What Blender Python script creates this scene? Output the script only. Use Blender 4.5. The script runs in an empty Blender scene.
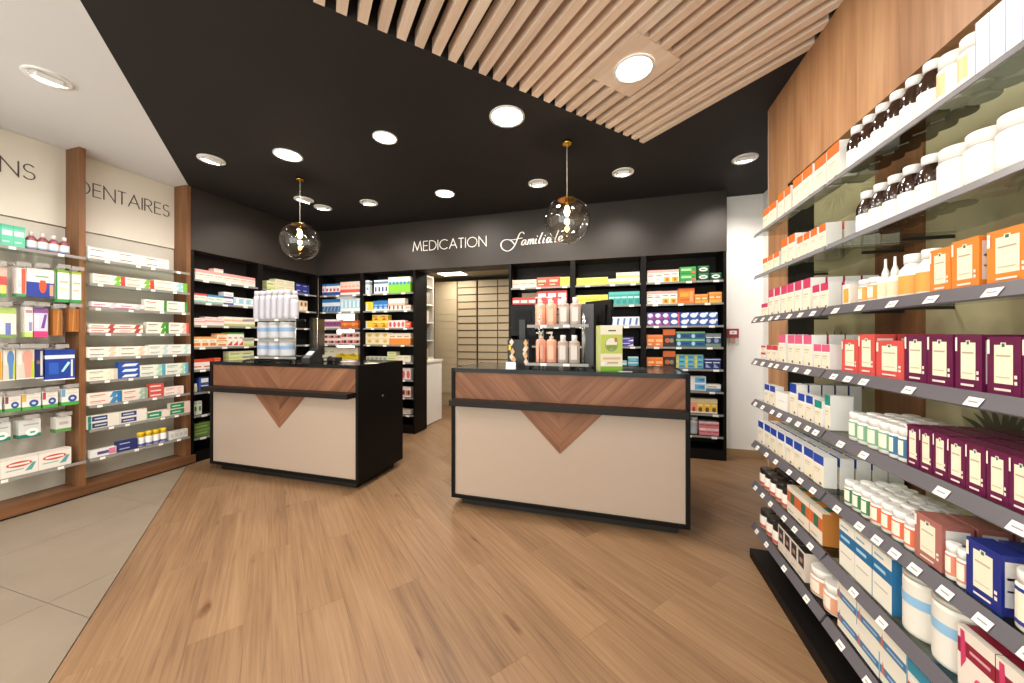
import bpy, math, random
from mathutils import Vector, noise
random.seed(7)
PI = math.pi
S = bpy.context.scene
COL = S.collection
# ---------------------------------------------------------------- camera
FPX, CX, HY, CAMH = 352.0, 512.0, 337.0, 1.25          # focal length in pixels, principal column, horizon row, eye height
YAW = math.atan(102.0 / FPX)
cam = bpy.data.cameras.new('camera'); camo = bpy.data.objects.new('camera', cam); COL.objects.link(camo)
cam.sensor_width = 36.0; cam.lens = FPX / 1024 * 36; cam.shift_y = -4.5 / 1024; cam.clip_start = 0.05
camo.location = (0, 0, CAMH); camo.rotation_euler = (PI / 2, 0, YAW)
S.camera = camo
# ---------------------------------------------------------------- world, exposure
w = bpy.data.worlds.new('world'); S.world = w; w.use_nodes = True
w.node_tree.nodes['Background'].inputs[0].default_value = (1, .97, .93, 1)
w.node_tree.nodes['Background'].inputs[1].default_value = 4.5      # daylight outside the shop front
vs = S.view_settings
vs.view_transform = 'Standard'; vs.look = 'None'; vs.gamma = 1; vs.use_curve_mapping = False
vs.exposure = 0.2
CEIL = 2.73
P_FLAT, P_SPOT, P_STORE, P_BULB, P_BACK = 14, 32, 13, 4, 13       # watts of the lamp kinds
LAMPCOL = (1, .92, .83)
# ---------------------------------------------------------------- pixel helpers (pixel -> ray; distance from the surface touched)
FW = Vector((-math.sin(YAW), math.cos(YAW), 0)); RT = Vector((math.cos(YAW), math.sin(YAW), 0)); EYE = Vector((0, 0, CAMH))
def ray(x, y): return FW + RT * ((x - CX) / FPX) + Vector((0, 0, (HY - y) / FPX))
def atz(x, y, z): r = ray(x, y); return EYE + r * ((z - CAMH) / r.z)
def atX(x, y, X): r = ray(x, y); return EYE + r * (X / r.x)
def atY(x, y, Y): r = ray(x, y); return EYE + r * (Y / r.y)
def depth(p): return (Vector((p[0], p[1], 0))).dot(FW)
# ---------------------------------------------------------------- materials
def lin(c):
    if isinstance(c, str):
        c = c.lstrip('#'); c = [int(c[i:i + 2], 16) / 255 for i in (0, 2, 4)]
    return tuple(v / 12.92 if v <= .04045 else ((v + .055) / 1.055) ** 2.4 for v in c) + (1,)
MC = {}
def mat(c, rough=.5, metal=0.0, spec=.5, coat=0.0):
    k = ('p', c, rough, metal, spec, coat)
    if k in MC: return MC[k]
    m = bpy.data.materials.new('paint_' + str(c).strip('#')); m.use_nodes = True
    b = m.node_tree.nodes['Principled BSDF']
    b.inputs['Base Color'].default_value = lin(c); b.inputs['Roughness'].default_value = rough
    b.inputs['Metallic'].default_value = metal; b.inputs['Specular IOR Level'].default_value = spec
    b.inputs['Coat Weight'].default_value = coat
    MC[k] = m; return m
def emit(c, s):
    k = ('e', c, s)
    if k in MC: return MC[k]
    m = bpy.data.materials.new('glow'); m.use_nodes = True
    b = m.node_tree.nodes['Principled BSDF']
    b.inputs['Base Color'].default_value = (.8, .8, .8, 1)
    b.inputs['Emission Color'].default_value = lin(c); b.inputs['Emission Strength'].default_value = s
    MC[k] = m; return m
def glass(tint='#ffffff', refl=1.0, rough=.02, ior=1.45):
    k = ('g', tint, refl, rough, ior)
    if k in MC: return MC[k]
    m = bpy.data.materials.new('thin_glass'); m.use_nodes = True; nt = m.node_tree; nt.nodes.clear()
    o = nt.nodes.new('ShaderNodeOutputMaterial'); mx = nt.nodes.new('ShaderNodeMixShader')
    tr = nt.nodes.new('ShaderNodeBsdfTransparent'); gl = nt.nodes.new('ShaderNodeBsdfGlossy')
    lw = nt.nodes.new('ShaderNodeLayerWeight'); lw.inputs['Blend'].default_value = .5
    pw5 = nt.nodes.new('ShaderNodeMath'); pw5.operation = 'POWER'; pw5.inputs[1].default_value = 5.0; nt.links.new(lw.outputs['Facing'], pw5.inputs[0])
    f0 = ((ior - 1) / (ior + 1)) ** 2
    fr = nt.nodes.new('ShaderNodeMath'); fr.operation = 'MULTIPLY_ADD'; fr.inputs[1].default_value = 1 - f0; fr.inputs[2].default_value = f0; nt.links.new(pw5.outputs[0], fr.inputs[0])
    mu = nt.nodes.new('ShaderNodeMath'); mu.operation = 'MULTIPLY'; mu.inputs[1].default_value = refl; mu.use_clamp = True
    tr.inputs[0].default_value = lin(tint); gl.inputs['Roughness'].default_value = rough
    L = nt.links.new
    L(fr.outputs[0], mu.inputs[0]); L(mu.outputs[0], mx.inputs[0]); L(tr.outputs[0], mx.inputs[1]); L(gl.outputs[0], mx.inputs[2]); L(mx.outputs[0], o.inputs[0])
    MC[k] = m; return m
def frost(c='#d8d8dc', alpha=.55, rough=.3):
    k = ('f', c, alpha, rough)
    if k in MC: return MC[k]
    m = bpy.data.materials.new('clear_plastic'); m.use_nodes = True
    b = m.node_tree.nodes['Principled BSDF']
    b.inputs['Base Color'].default_value = lin(c); b.inputs['Roughness'].default_value = rough; b.inputs['Alpha'].default_value = alpha
    MC[k] = m; return m
def wood(name, c0, c1, c2, rot=0.0, axis='X', scale=1.0, rough=.45, knots=.0, tone=.12, bump=.05, st=None, wide=.55, spec=.3):
    """procedural timber: grain runs along the given local axis (after turning by rot about Z)"""
    k = ('w', name)
    if k in MC: return MC[k]
    m = bpy.data.materials.new(name); m.use_nodes = True; nt = m.node_tree; N = nt.nodes; L = nt.links.new
    b = N['Principled BSDF']; b.inputs['Roughness'].default_value = rough; b.inputs['Specular IOR Level'].default_value = spec
    tc = N.new('ShaderNodeTexCoord'); oi = N.new('ShaderNodeObjectInfo')
    mp0 = N.new('ShaderNodeMapping'); mp0.inputs['Rotation'].default_value = (0, 0, rot)
    L(tc.outputs['Object'], mp0.inputs['Vector'])
    off = N.new('ShaderNodeVectorMath'); off.operation = 'SCALE'; off.inputs[0].default_value = (37.1, 17.3, 9.7)
    L(oi.outputs['Random'], off.inputs['Scale'])
    ad = N.new('ShaderNodeVectorMath'); ad.operation = 'ADD'
    L(mp0.outputs[0], ad.inputs[0]); L(off.outputs[0], ad.inputs[1])
    st = st or {'X': (1.2, 26, 26), 'Y': (26, 1.2, 26), 'Z': (26, 26, 1.2)}[axis]
    mp = N.new('ShaderNodeMapping'); mp.inputs['Scale'].default_value = tuple(v * scale for v in st); L(ad.outputs[0], mp.inputs['Vector'])
    n1 = N.new('ShaderNodeTexNoise'); n1.inputs['Scale'].default_value = 1.0; n1.inputs['Detail'].default_value = 6; n1.inputs['Roughness'].default_value = .62; n1.inputs['Distortion'].default_value = .6
    L(mp.outputs[0], n1.inputs['Vector'])
    st2 = {'X': (.9, 5, 5), 'Y': (5, .9, 5), 'Z': (5, 5, .9)}[axis]
    mp2 = N.new('ShaderNodeMapping'); mp2.inputs['Scale'].default_value = tuple(v * scale for v in st2); L(ad.outputs[0], mp2.inputs['Vector'])
    n2 = N.new('ShaderNodeTexNoise'); n2.inputs['Scale'].default_value = 1.0; n2.inputs['Detail'].default_value = 3; L(mp2.outputs[0], n2.inputs['Vector'])
    a = N.new('ShaderNodeMath'); a.operation = 'MULTIPLY_ADD'; a.inputs[1].default_value = wide; L(n2.outputs['Fac'], a.inputs[0])
    hf = N.new('ShaderNodeMath'); hf.operation = 'MULTIPLY'; hf.inputs[1].default_value = 1.05 - wide; L(n1.outputs['Fac'], hf.inputs[0]); L(hf.outputs[0], a.inputs[2])
    cr = N.new('ShaderNodeValToRGB'); cr.color_ramp.elements[0].position = .36; cr.color_ramp.elements[1].position = .68
    cr.color_ramp.elements[0].color = lin(c0); cr.color_ramp.elements[1].color = lin(c2)
    e = cr.color_ramp.elements.new(.52); e.color = lin(c1); L(a.outputs[0], cr.inputs[0])
    hs = N.new('ShaderNodeHueSaturation'); mr = N.new('ShaderNodeMapRange'); mr.inputs['To Min'].default_value = 1 - tone; mr.inputs['To Max'].default_value = 1 + tone
    L(oi.outputs['Random'], mr.inputs['Value']); L(mr.outputs[0], hs.inputs['Value']); L(cr.outputs[0], hs.inputs['Color'])
    out = hs.outputs[0]
    if knots:
        vo = N.new('ShaderNodeTexVoronoi'); vo.inputs['Scale'].default_value = 1.0
        mp3 = N.new('ShaderNodeMapping'); mp3.inputs['Scale'].default_value = {'X': (2.2, 5.5, 5), 'Y': (5.5, 2.2, 5), 'Z': (5.5, 5.5, 2.2)}[axis]; L(ad.outputs[0], mp3.inputs['Vector'])
        wn = N.new('ShaderNodeTexNoise'); wn.inputs['Scale'].default_value = 3; L(mp3.outputs[0], wn.inputs['Vector'])
        wa = N.new('ShaderNodeVectorMath'); wa.operation = 'MULTIPLY_ADD'; wa.inputs[1].default_value = (.5, .5, .5); L(wn.outputs['Color'], wa.inputs[0]); L(mp3.outputs[0], wa.inputs[2])
        L(wa.outputs[0], vo.inputs['Vector'])
        kr = N.new('ShaderNodeMapRange'); kr.inputs['From Min'].default_value = .02; kr.inputs['From Max'].default_value = .17; kr.inputs['To Min'].default_value = knots; kr.inputs['To Max'].default_value = 0
        L(vo.outputs['Distance'], kr.inputs['Value'])
        # only some cells carry a knot
        sel = N.new('ShaderNodeMath'); sel.operation = 'GREATER_THAN'; sel.inputs[1].default_value = .62
        sp = N.new('ShaderNodeSeparateColor'); L(vo.outputs['Color'], sp.inputs[0]); L(sp.outputs[0], sel.inputs[0])
        ml = N.new('ShaderNodeMath'); ml.operation = 'MULTIPLY'; L(kr.outputs[0], ml.inputs[0]); L(sel.outputs[0], ml.inputs[1])
        mx = N.new('ShaderNodeMix'); mx.data_type = 'RGBA'; mx.inputs['B'].default_value = lin('#5a3a22')
        L(ml.outputs[0], mx.inputs['Factor']); L(out, mx.inputs['A']); out = mx.outputs['Result']
    L(out, b.inputs['Base Color'])
    if bump:
        bp = N.new('ShaderNodeBump'); bp.inputs['Strength'].default_value = bump; bp.inputs['Distance'].default_value = .01; L(n1.outputs['Fac'], bp.inputs['Height']); L(bp.outputs[0], b.inputs['Normal'])
    MC[k] = m; return m
def mottled(name, c0, c1, scale=3, rough=.5, bump=0.0, spec=.5):
    k = ('m', name)
    if k in MC: return MC[k]
    m = bpy.data.materials.new(name); m.use_nodes = True; nt = m.node_tree; N = nt.nodes; L = nt.links.new
    b = N['Principled BSDF']; b.inputs['Roughness'].default_value = rough; b.inputs['Specular IOR Level'].default_value = spec
    tc = N.new('ShaderNodeTexCoord'); n = N.new('ShaderNodeTexNoise'); n.inputs['Scale'].default_value = scale; n.inputs['Detail'].default_value = 5; n.inputs['Roughness'].default_value = .6
    L(tc.outputs['Object'], n.inputs['Vector'])
    cr = N.new('ShaderNodeValToRGB'); cr.color_ramp.elements[0].position = .3; cr.color_ramp.elements[1].position = .7
    cr.color_ramp.elements[0].color = lin(c0); cr.color_ramp.elements[1].color = lin(c1); L(n.outputs['Fac'], cr.inputs[0]); L(cr.outputs[0], b.inputs['Base Color'])
    if bump:
        bp = N.new('ShaderNodeBump'); bp.inputs['Strength'].default_value = bump; bp.inputs['Distance'].default_value = .01; L(n.outputs['Fac'], bp.inputs['Height']); L(bp.outputs[0], b.inputs['Normal'])
    MC[k] = m; return m
WALNUT = wood('walnut_vertical', '#67432b', '#7c5334', '#916745', axis='Z', tone=.05)
WALNUT_H = wood('walnut_horizontal', '#5b3b25', '#724d32', '#875f40', axis='Y', tone=.05)
FASCIA = wood('oak_fascia', '#8f6646', '#ab7f5a', '#bf956e', axis='Z', tone=.05)
SLAT = wood('oak_slat', '#e6c8b2', '#f4dcc9', '#fcecdd', axis='X', tone=.09)
BLACK = mat('#120f0e', .5, spec=.15); BLACKW = mat('#1b1716', .6, spec=.3); BLACKC = mottled('black_ceiling', '#2c292a', '#302d2e', 2, .75, spec=.25)
WHITEP = mat('#e2d8cd', .55); TRIM = mat('#e8e2da', .5)
SHGLASS = glass('#e9eeea', .9, .03, 1.5)
# ---------------------------------------------------------------- mesh builder
class MB:
    def __init__(s): s.v, s.f, s.m, s.mats, s.sm = [], [], [], [], []
    def mi(s, m):
        if m not in s.mats: s.mats.append(m)
        return s.mats.index(m)
    def face(s, idx, m, sm=False): s.f.append(tuple(idx)); s.m.append(s.mi(m)); s.sm.append(sm)
    def quad(s, pts, m):
        b = len(s.v); s.v += [tuple(p) for p in pts]; s.face(range(b, b + len(pts)), m)
    def box(s, x0, x1, y0, y1, z0, z1, m):
        b = len(s.v)
        s.v += [(x0, y0, z0), (x1, y0, z0), (x1, y1, z0), (x0, y1, z0), (x0, y0, z1), (x1, y0, z1), (x1, y1, z1), (x0, y1, z1)]
        for q in ((0, 3, 2, 1), (4, 5, 6, 7), (0, 1, 5, 4), (1, 2, 6, 5), (2, 3, 7, 6), (3, 0, 4, 7)): s.face([b + i for i in q], m)
        return s
    def prism(s, poly, z0, z1, m):
        """poly counter-clockwise in XY"""
        b = len(s.v); n = len(poly)
        s.v += [(p[0], p[1], z0) for p in poly] + [(p[0], p[1], z1) for p in poly]
        s.face([b + i for i in range(n)][::-1], m); s.face([b + n + i for i in range(n)], m)
        for i in range(n): j = (i + 1) % n; s.face([b + i, b + j, b + n + j, b + n + i], m)
        return s
    def prismY(s, poly, y0, y1, m):
        """poly in XZ, counter-clockwise seen from -Y"""
        b = len(s.v); n = len(poly)
        s.v += [(p[0], y0, p[1]) for p in poly] + [(p[0], y1, p[1]) for p in poly]
        s.face([b + i for i in range(n)], m); s.face([b + n + i for i in range(n)][::-1], m)
        for i in range(n): j = (i + 1) % n; s.face([b + j, b + i, b + n + i, b + n + j], m)
        return s
    def prismX(s, poly, x0, x1, m):
        """poly in YZ, counter-clockwise seen from +X"""
        b = len(s.v); n = len(poly)
        s.v += [(x1, p[0], p[1]) for p in poly] + [(x0, p[0], p[1]) for p in poly]
        s.face([b + i for i in range(n)], m); s.face([b + n + i for i in range(n)][::-1], m)
        for i in range(n): j = (i + 1) % n; s.face([b + j, b + i, b + n + i, b + n + j], m)
        return s
    def lathe(s, prof, m, cx=0, cy=0, seg=20, caps=(True, True), sx=1.0, sy=1.0):
        b = len(s.v); n = len(prof)
        for r, z in prof:
            for i in range(seg):
                t = 2 * PI * i / seg; s.v.append((cx + r * math.cos(t) * sx, cy + r * math.sin(t) * sy, z))
        for k in range(n - 1):
            for i in range(seg):
                j = (i + 1) % seg; s.face([b + k * seg + i, b + k * seg + j, b + (k + 1) * seg + j, b + (k + 1) * seg + i], m, True)
        if caps[0]: s.face([b + i for i in range(seg)][::-1], m)
        if caps[1]: s.face([b + (n - 1) * seg + i for i in range(seg)], m)
        return s
    def tube(s, path, r, m, seg=8):
        P = [Vector(p) for p in path]; b = len(s.v)
        for k, p in enumerate(P):
            d = (P[min(k + 1, len(P) - 1)] - P[max(k - 1, 0)]).normalized()
            a = Vector((0, 0, 1)) if abs(d.z) < .9 else Vector((1, 0, 0))
            u = d.cross(a).normalized(); v = d.cross(u)
            for i in range(seg):
                t = 2 * PI * i / seg; s.v.append(tuple(p + u * (r * math.cos(t)) + v * (r * math.sin(t))))
        for k in range(len(P) - 1):
            for i in range(seg):
                j = (i + 1) % seg; s.face([b + k * seg + i, b + (k + 1) * seg + i, b + (k + 1) * seg + j, b + k * seg + j], m, True)
        s.face([b + i for i in range(seg)], m); s.face([b + (len(P) - 1) * seg + i for i in range(seg)][::-1], m)
        return s
    def mesh(s, name):
        me = bpy.data.meshes.new(name); me.from_pydata(s.v, [], s.f)
        for m in s.mats: me.materials.append(m)
        me.polygons.foreach_set('material_index', s.m); me.polygons.foreach_set('use_smooth', s.sm); me.update()
        return me
    def build(s, name, parent=None, loc=(0, 0, 0), rz=0.0):
        return link(name, s.mesh(name), parent, loc, rz)
def link(name, data, parent=None, loc=(0, 0, 0), rz=0.0):
    o = bpy.data.objects.new(name, data); COL.objects.link(o)
    o.location = loc; o.rotation_euler = (0, 0, rz)
    if parent: o.parent = parent
    return o
def tag(o, label, cat, group=None, kind=None):
    if kind: o['kind'] = kind
    if label: o['label'] = label
    if cat: o['category'] = cat
    if group: o['group'] = group
    return o
def struct(o, label=None): 
    o['kind'] = 'structure'
    if label: o['label'] = label
    return o
def empty(name, loc=(0, 0, 0), rz=0.0):
    o = link(name, None, None, loc, rz); o.empty_display_size = .05; return o
def copy_tree(o, parent=None):
    c = o.copy(); COL.objects.link(c); c.parent = parent
    for ch in list(KIDS.get(o, [])):
        d = copy_tree(ch, c); KIDS.setdefault(c, []).append(d)
    return c
KIDS = {}
def kid(o, parent): KIDS.setdefault(parent, []).append(o); return o
def clip(poly, nx, ny, c):
    """keep the part of a convex polygon where nx*x+ny*y<=c"""
    out = []
    for i in range(len(poly)):
        a, b = poly[i], poly[(i + 1) % len(poly)]
        da, db = nx * a[0] + ny * a[1] - c, nx * b[0] + ny * b[1] - c
        if da <= 0: out.append(a)
        if (da < 0 < db) or (db < 0 < da):
            t = da / (da - db); out.append((a[0] + (b[0] - a[0]) * t, a[1] + (b[1] - a[1]) * t))
    return out
def area(p): return .5 * sum(p[i][0] * p[(i + 1) % len(p)][1] - p[(i + 1) % len(p)][0] * p[i][1] for i in range(len(p)))
# ---------------------------------------------------------------- the room
XL, XR, YF, YB = -4.20, 1.48, -2.2, 4.3               # wall planes
# line between tiles and planks (also the line between white and black ceiling)
LA, LB = Vector((-1.964, .755)), Vector((-4.0, 2.42))
ld = (LB - LA).normalized(); ln = Vector((ld.y, -ld.x))
if ln.x < 0: ln = -ln                                  # points to the planks
lc = ln.dot(LA)
fl = MB(); fl.box(XL - .1, XR + .1, YF, 6.4, -.12, -.012, mat('#6a5a48', .9))
floor = struct(fl.build('floor'))
PLANK = wood('oak_plank', '#6e523c', '#88694c', '#98795a', rot=-math.atan2(ld.y, ld.x), axis='X', scale=1.0, st=(2.2, 75, 75), wide=.42, rough=.42, spec=.4, knots=.9, tone=.035, bump=.04)
TILE = mottled('grey_stone_tile', '#7f7263', '#8d8070', 2.2, .5, .02)
Z0 = -.012
pw, plen = .19, 1.25
for j in range(-22, 34):
    offs = (j * .47) % 1 * plen
    for i in range(-6, 7):
        s0, t0 = i * plen + offs, j * pw
        quadp = [(s0 + .0003, t0 + .0003), (s0 + plen - .0003, t0 + .0003), (s0 + plen - .0003, t0 + pw - .0003), (s0 + .0003, t0 + pw - .0003)]
        # plank frame: s along ld, t along ln ; origin LA
        poly = [(LA.x + ld.x * s + ln.x * t, LA.y + ld.y * s + ln.y * t) for s, t in quadp]
        poly = clip(poly, -ln.x, -ln.y, -(lc + .004))
        for c in ((1, 0, XR + .05), (-1, 0, -(XL + .05)), (0, 1, 6.3), (0, -1, -(YF))):
            if len(poly) > 2: poly = clip(poly, *c)
        if len(poly) < 3 or abs(area(poly)) < .003: continue
        if area(poly) < 0: poly = poly[::-1]
        MB().prism(poly, Z0, 0, PLANK).build('plank', floor)
tx, ty = .45, .9
for i in range(-5, 12):
    for j in range(-4, 4):
        x0, y0 = -2.557 + i * .8, .981 + j * .8
        g = .0012
        poly = [(x0 + g, y0 + g), (x0 + .8 - g, y0 + g), (x0 + .8 - g, y0 + .8 - g), (x0 + g, y0 + .8 - g)]
        poly = clip(poly, ln.x, ln.y, lc - .001)
        for c in ((1, 0, XR + .05), (-1, 0, -(XL + .05)), (0, -1, -(YF))):
            if len(poly) > 2: poly = clip(poly, *c)
        if len(poly) < 3 or abs(area(poly)) < .003: continue
        MB().prism(poly, Z0, -.0002, TILE).build('tile', floor)
# walls
m = MB(); m.box(XL - .12, XL, YF, 4.42, 0, 2.95, WHITEP); wl = struct(m.build('wall_left'))
m = MB(); m.box(XR, XR + .12, YF, 4.3, 0, 2.95, mat('#efece8', .6)); struct(m.build('wall_right'))
WX0, WX1, WZ0, WZ1 = -3.6, 1.2, .12, 2.62                  # shop front glazing
m = MB(); fm = mat('#cfc6bb', .7)
m.box(XL, WX0, YF - .1, YF, 0, 2.95, fm); m.box(WX1, XR, YF - .1, YF, 0, 2.95, fm); m.box(WX0, WX1, YF - .1, YF, 0, WZ0, fm); m.box(WX0, WX1, YF - .1, YF, WZ1, 2.95, fm)
struct(m.build('wall_front'))
wn_ = empty('window_1', ((WX0 + WX1) / 2, YF - .05, 0)); struct(wn_, 'shop front glazing with slim dark mullions'); ww = (WX1 - WX0) / 3
for k in range(3):
    MB().box(-2.4 + ww * k + .02, -2.4 + ww * (k + 1) - .02, -.004, .004, WZ0 + .02, WZ1 - .02, glass('#f2f6f4', .8, .01, 1.4)).build('pane', wn_)
for k in range(4): MB().box(-2.4 + ww * k - .02, -2.4 + ww * k + .02, -.03, .03, WZ0, WZ1, mat('#2c2a29', .5)).build('mullion', wn_)
pl = bpy.data.lights.new('daylight_portal', 'AREA'); pl.shape = 'RECTANGLE'; pl.size = WX1 - WX0; pl.size_y = WZ1 - WZ0; pl.cycles.is_portal = True
po = bpy.data.objects.new('daylight_portal', pl); COL.objects.link(po); po.location = ((WX0 + WX1) / 2, YF + .01, (WZ0 + WZ1) / 2); po.rotation_euler = (PI / 2, 0, 0)
m = MB(); m.box(1.09, XR + .12, 4.21, 4.33, 0, 2.95, mat('#f8f7f5', .6)); struct(m.build('wall_back'))
m = MB(); m.box(1.09, XR, 4.195, 4.21, 0, .075, mat('#a58a66', .5)); struct(m.build('baseboard_back'))
m = MB(); m.box(XR - .015, XR, 2.72, 4.195, 0, .075, mat('#a58a66', .5)); struct(m.build('baseboard_right'))
# bulkhead above the black shelving (back and left)
BZ = 2.115; FY = 4.0; FX = -4.0
BULK = mottled('charcoal_bulkhead', '#29221d', '#2f2721', 2, .55)
m = MB(); m.box(FX, 1.09, FY, 4.31, BZ, CEIL + .2, BULK); struct(m.build('trim_1'), 'dark bulkhead carrying the white lettering above the black shelving')
m = MB(); m.box(XL, FX, 2.44, 4.31, BZ, CEIL + .2, BULK); struct(m.build('trim_2'), 'dark bulkhead above the side shelving next to wooden post')
# ceiling: black plasterboard with a slanted opening that holds the timber slats, white part on the left
e0 = atz(310, 0, CEIL).xy; tip = atz(643, 143, CEIL).xy
sv = (tip - e0).normalized(); su = Vector((sv.y, -sv.x))     # sv along the slat ends, su along the slats
ca, cb = atz(80, 0, CEIL).xy, atz(188, 185, CEIL).xy
cd = (cb - ca).normalized(); cn = Vector((cd.y, -cd.x))
if cn.x < 0: cn = -cn
cc = cn.dot(ca)
room = [(XL - .1, YF - .1), (XR + .1, YF - .1), (XR + .1, 4.4), (XL - .1, 4.4)]
blk = clip(room, -cn.x, -cn.y, -cc)
wht = clip(room, cn.x, cn.y, cc)
ec = su.dot(e0); vmax = sv.dot(tip) + .012
pA = clip(blk, su.x, su.y, ec)                               # in front of the slat ends
pB = clip(clip(blk, -su.x, -su.y, -ec), -sv.x, -sv.y, -vmax)  # beyond the last slat
pC = clip(clip(blk, -su.x, -su.y, -ec), sv.x, sv.y, vmax)     # the opening
m = MB()
for p in (pA, pB):
    if area(p) < 0: p = p[::-1]
    m.prism(p, CEIL, CEIL + .16, BLACKC)
if area(pC) < 0: pC = pC[::-1]
m.prism(pC, CEIL + .14, CEIL + .17, mat('#1a191a', .9))
ceil = struct(m.build('ceiling'))
if area(wht) < 0: wht = wht[::-1]
wc = struct(MB().prism(wht, CEIL, CEIL + .16, mat('#f1f2f8', .65)).build('trim_3'), 'white plasterboard part of the ceiling above the left wall')
# timber slats: one board each
XP = .965                                                    # face of the timber fascia on the right
rotu = math.atan2(su.y, su.x)
slats = []
pan_u, pan_v = (.30, .64), (1.352, 1.70)
smesh = {}
sroot = empty('slat_ceiling', (e0.x, e0.y, CEIL), rotu)
tag(sroot, 'pale oak slat ceiling raft with a round lamp between black ceiling and wood fascia', 'slat ceiling')
# local frame of sroot: x along su, y along sv
for k in range(-9, 25):
    v0 = .057 + .0895 * k - .044
    if v0 + .044 > 2.215: break
    px = e0.x + sv.x * v0
    ln_ = (XP - .004 - (e0.x + sv.x * (v0 + .0 ))) / su.x
    ln_ = min(ln_, 4.3, (YF + .02 - (e0.y + sv.y * v0)) / su.y)
    spans = [(0.002, ln_)]
    if v0 + .044 > pan_v[0] and v0 < pan_v[1]: spans = [(0.002, pan_u[0] - .002), (pan_u[1] + .002, ln_)]
    for a, b in spans:
        if b - a < .02: continue
        MB().box(0, b - a, 0, .044, -.004, .072, SLAT).build('slat', sroot, (a, v0, 0))
m = MB(); m.box(pan_u[0], pan_u[1], pan_v[0], pan_v[1], -.004, .06, SLAT); m.build('lamp_board', sroot)
# ---------------------------------------------------------------- ceiling lamps
def add_light(kind, loc, power, target=None, size=.07, spot=None, blend=.6, col=LAMPCOL):
    l = bpy.data.lights.new('lamp_light', kind); l.energy = power; l.color = col
    if kind == 'SPOT':
        l.spot_size = math.radians(spot or 110); l.spot_blend = blend; l.shadow_soft_size = size
    elif kind == 'AREA':
        l.shape = 'DISK'; l.size = size * 2
    else: l.shadow_soft_size = size
    o = bpy.data.objects.new('lamp_light', l); COL.objects.link(o); o.location = loc
    d = (Vector(target) - Vector(loc)) if target is not None else Vector((0, 0, -1))
    o.rotation_euler = d.to_track_quat('-Z', 'Y').to_euler()
    return o
LED = emit('#fff6ea', 14)
def flat_mesh():
    ring = MB(); pts = [(.082, 0), (.082, -.006), (.074, -.008), (.070, -.004), (.070, .01)]
    ring.lathe(pts, mat('#efefef', .4), caps=(False, False), seg=32)
    dif = MB(); dif.lathe([(.0705, -.002), (.0705, .004)], LED, seg=32)
    return ring.mesh('trim_ring'), dif.mesh('diffuser')
FR, FD = flat_mesh()
def flat_lamp(p, label, power=P_FLAT, r=1.25, group=None):
    t = empty('ceiling_downlight', p); t.scale = (r, r, 1)
    link('trim_ring', FR, t); link('diffuser', FD, t)
    tag(t, label, 'ceiling lamp', group)
    add_light('AREA', (p[0], p[1], p[2] - .015), power, size=.07 * r)
gm = MB(); gm.lathe([(.083, 0), (.083, -.007), (.066, -.009), (.064, 0), (.062, .01)], mat('#f2f2f2', .4), caps=(False, False), seg=32); GR = gm.mesh('trim_ring')
gm = MB(); gm.lathe([(.0635, -.0005), (.0635, .003)], mat('#f4f4f2', .5), seg=32); GB = gm.mesh('recess_plate')
gm = MB(); gm.box(-.042, .042, -.032, .032, -.016, .012, mat('#f4f4f4', .35)); gm.box(.010, .020, -.033, -.0318, -.011, .004, mat('#50504e', .5)); gm.box(-.03, -.024, -.033, -.0318, -.008, .004, mat('#50504e', .5)); GM_ = gm.mesh('lamp_module')
gm = MB(); gm.box(-.040, .040, -.030, .030, -.0185, -.0155, emit('#fff4e6', 26)); GL = gm.mesh('lens')
def gimbal_lamp(p, label, aim, power=P_SPOT, group=None, spot=95):
    t = empty('adjustable_downlight', p); t.scale = (1.14, 1.14, 1.0); d = Vector(aim) - Vector(p)
    t.rotation_euler[2] = math.atan2(d.y, d.x) + PI / 2       # local -y looks at the aim
    link('trim_ring', GR, t); link('recess_plate', GB, t)
    mo = link('lamp_module', GM_, t, (0, 0, -.004)); mo.rotation_euler = (-math.radians(22), 0, 0)
    link('lens', GL, mo)
    tag(t, label, 'ceiling lamp', group)
    n = d.normalized(); add_light('SPOT', Vector(p) + n * .045, power, aim, .04, spot, .8)
def C_(x, y): p = atz(x, y, CEIL); return (p.x, p.y, CEIL)
flat_lamp(C_(288, 155), 'round glowing downlight in black ceiling above the left counter', r=1.3)
flat_lamp(C_(385, 137.5), 'round glowing downlight in black ceiling between the two counters', r=1.08)
flat_lamp(C_(507, 116.6), 'large round glowing downlight in black ceiling closest to the oak slats', r=1.45)
flat_lamp(C_(445, 193.6), 'round glowing downlight in black ceiling in front of the MEDICATION lettering')
lp = e0 + su * .471 + sv * 1.536
flat_lamp((lp.x, lp.y, CEIL - .005), 'round glowing downlight set into square board among oak slats', r=1.3)
def G_(x, y, label, aim, **k): gimbal_lamp(C_(x, y), label, aim, **k)
G_(48, 77.5, 'white tilting downlight in the white ceiling part', (-4.2, 1.35, .8), power=22)
G_(211.5, 159.5, 'white tilting downlight in black ceiling near wooden wall post', (-4.2, 2.2, .8), power=22)
G_(304, 199.5, 'white tilting downlight in black ceiling above the side shelving, behind the pendant cord', (-4.15, 3.0, 1.3))
G_(323, 207.5, 'white tilting downlight in black ceiling closest to the dark room corner', (-3.6, 4.2, 1.3))
G_(369, 202.5, 'white tilting downlight in black ceiling between room corner and MEDICATION lettering', (-2.75, 4.2, 1.35))
G_(538, 183.3, 'white tilting downlight in black ceiling beside the right pendant globe', (-.7, 4.2, 1.35))
G_(623, 172.3, 'white tilting downlight in black ceiling behind the tip of the oak slats', (.0, 4.2, 1.35))
G_(745, 158.5, 'white tilting downlight in black ceiling beside the wood fascia and white wall', (1.1, 4.2, 1.5), power=46)
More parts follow.
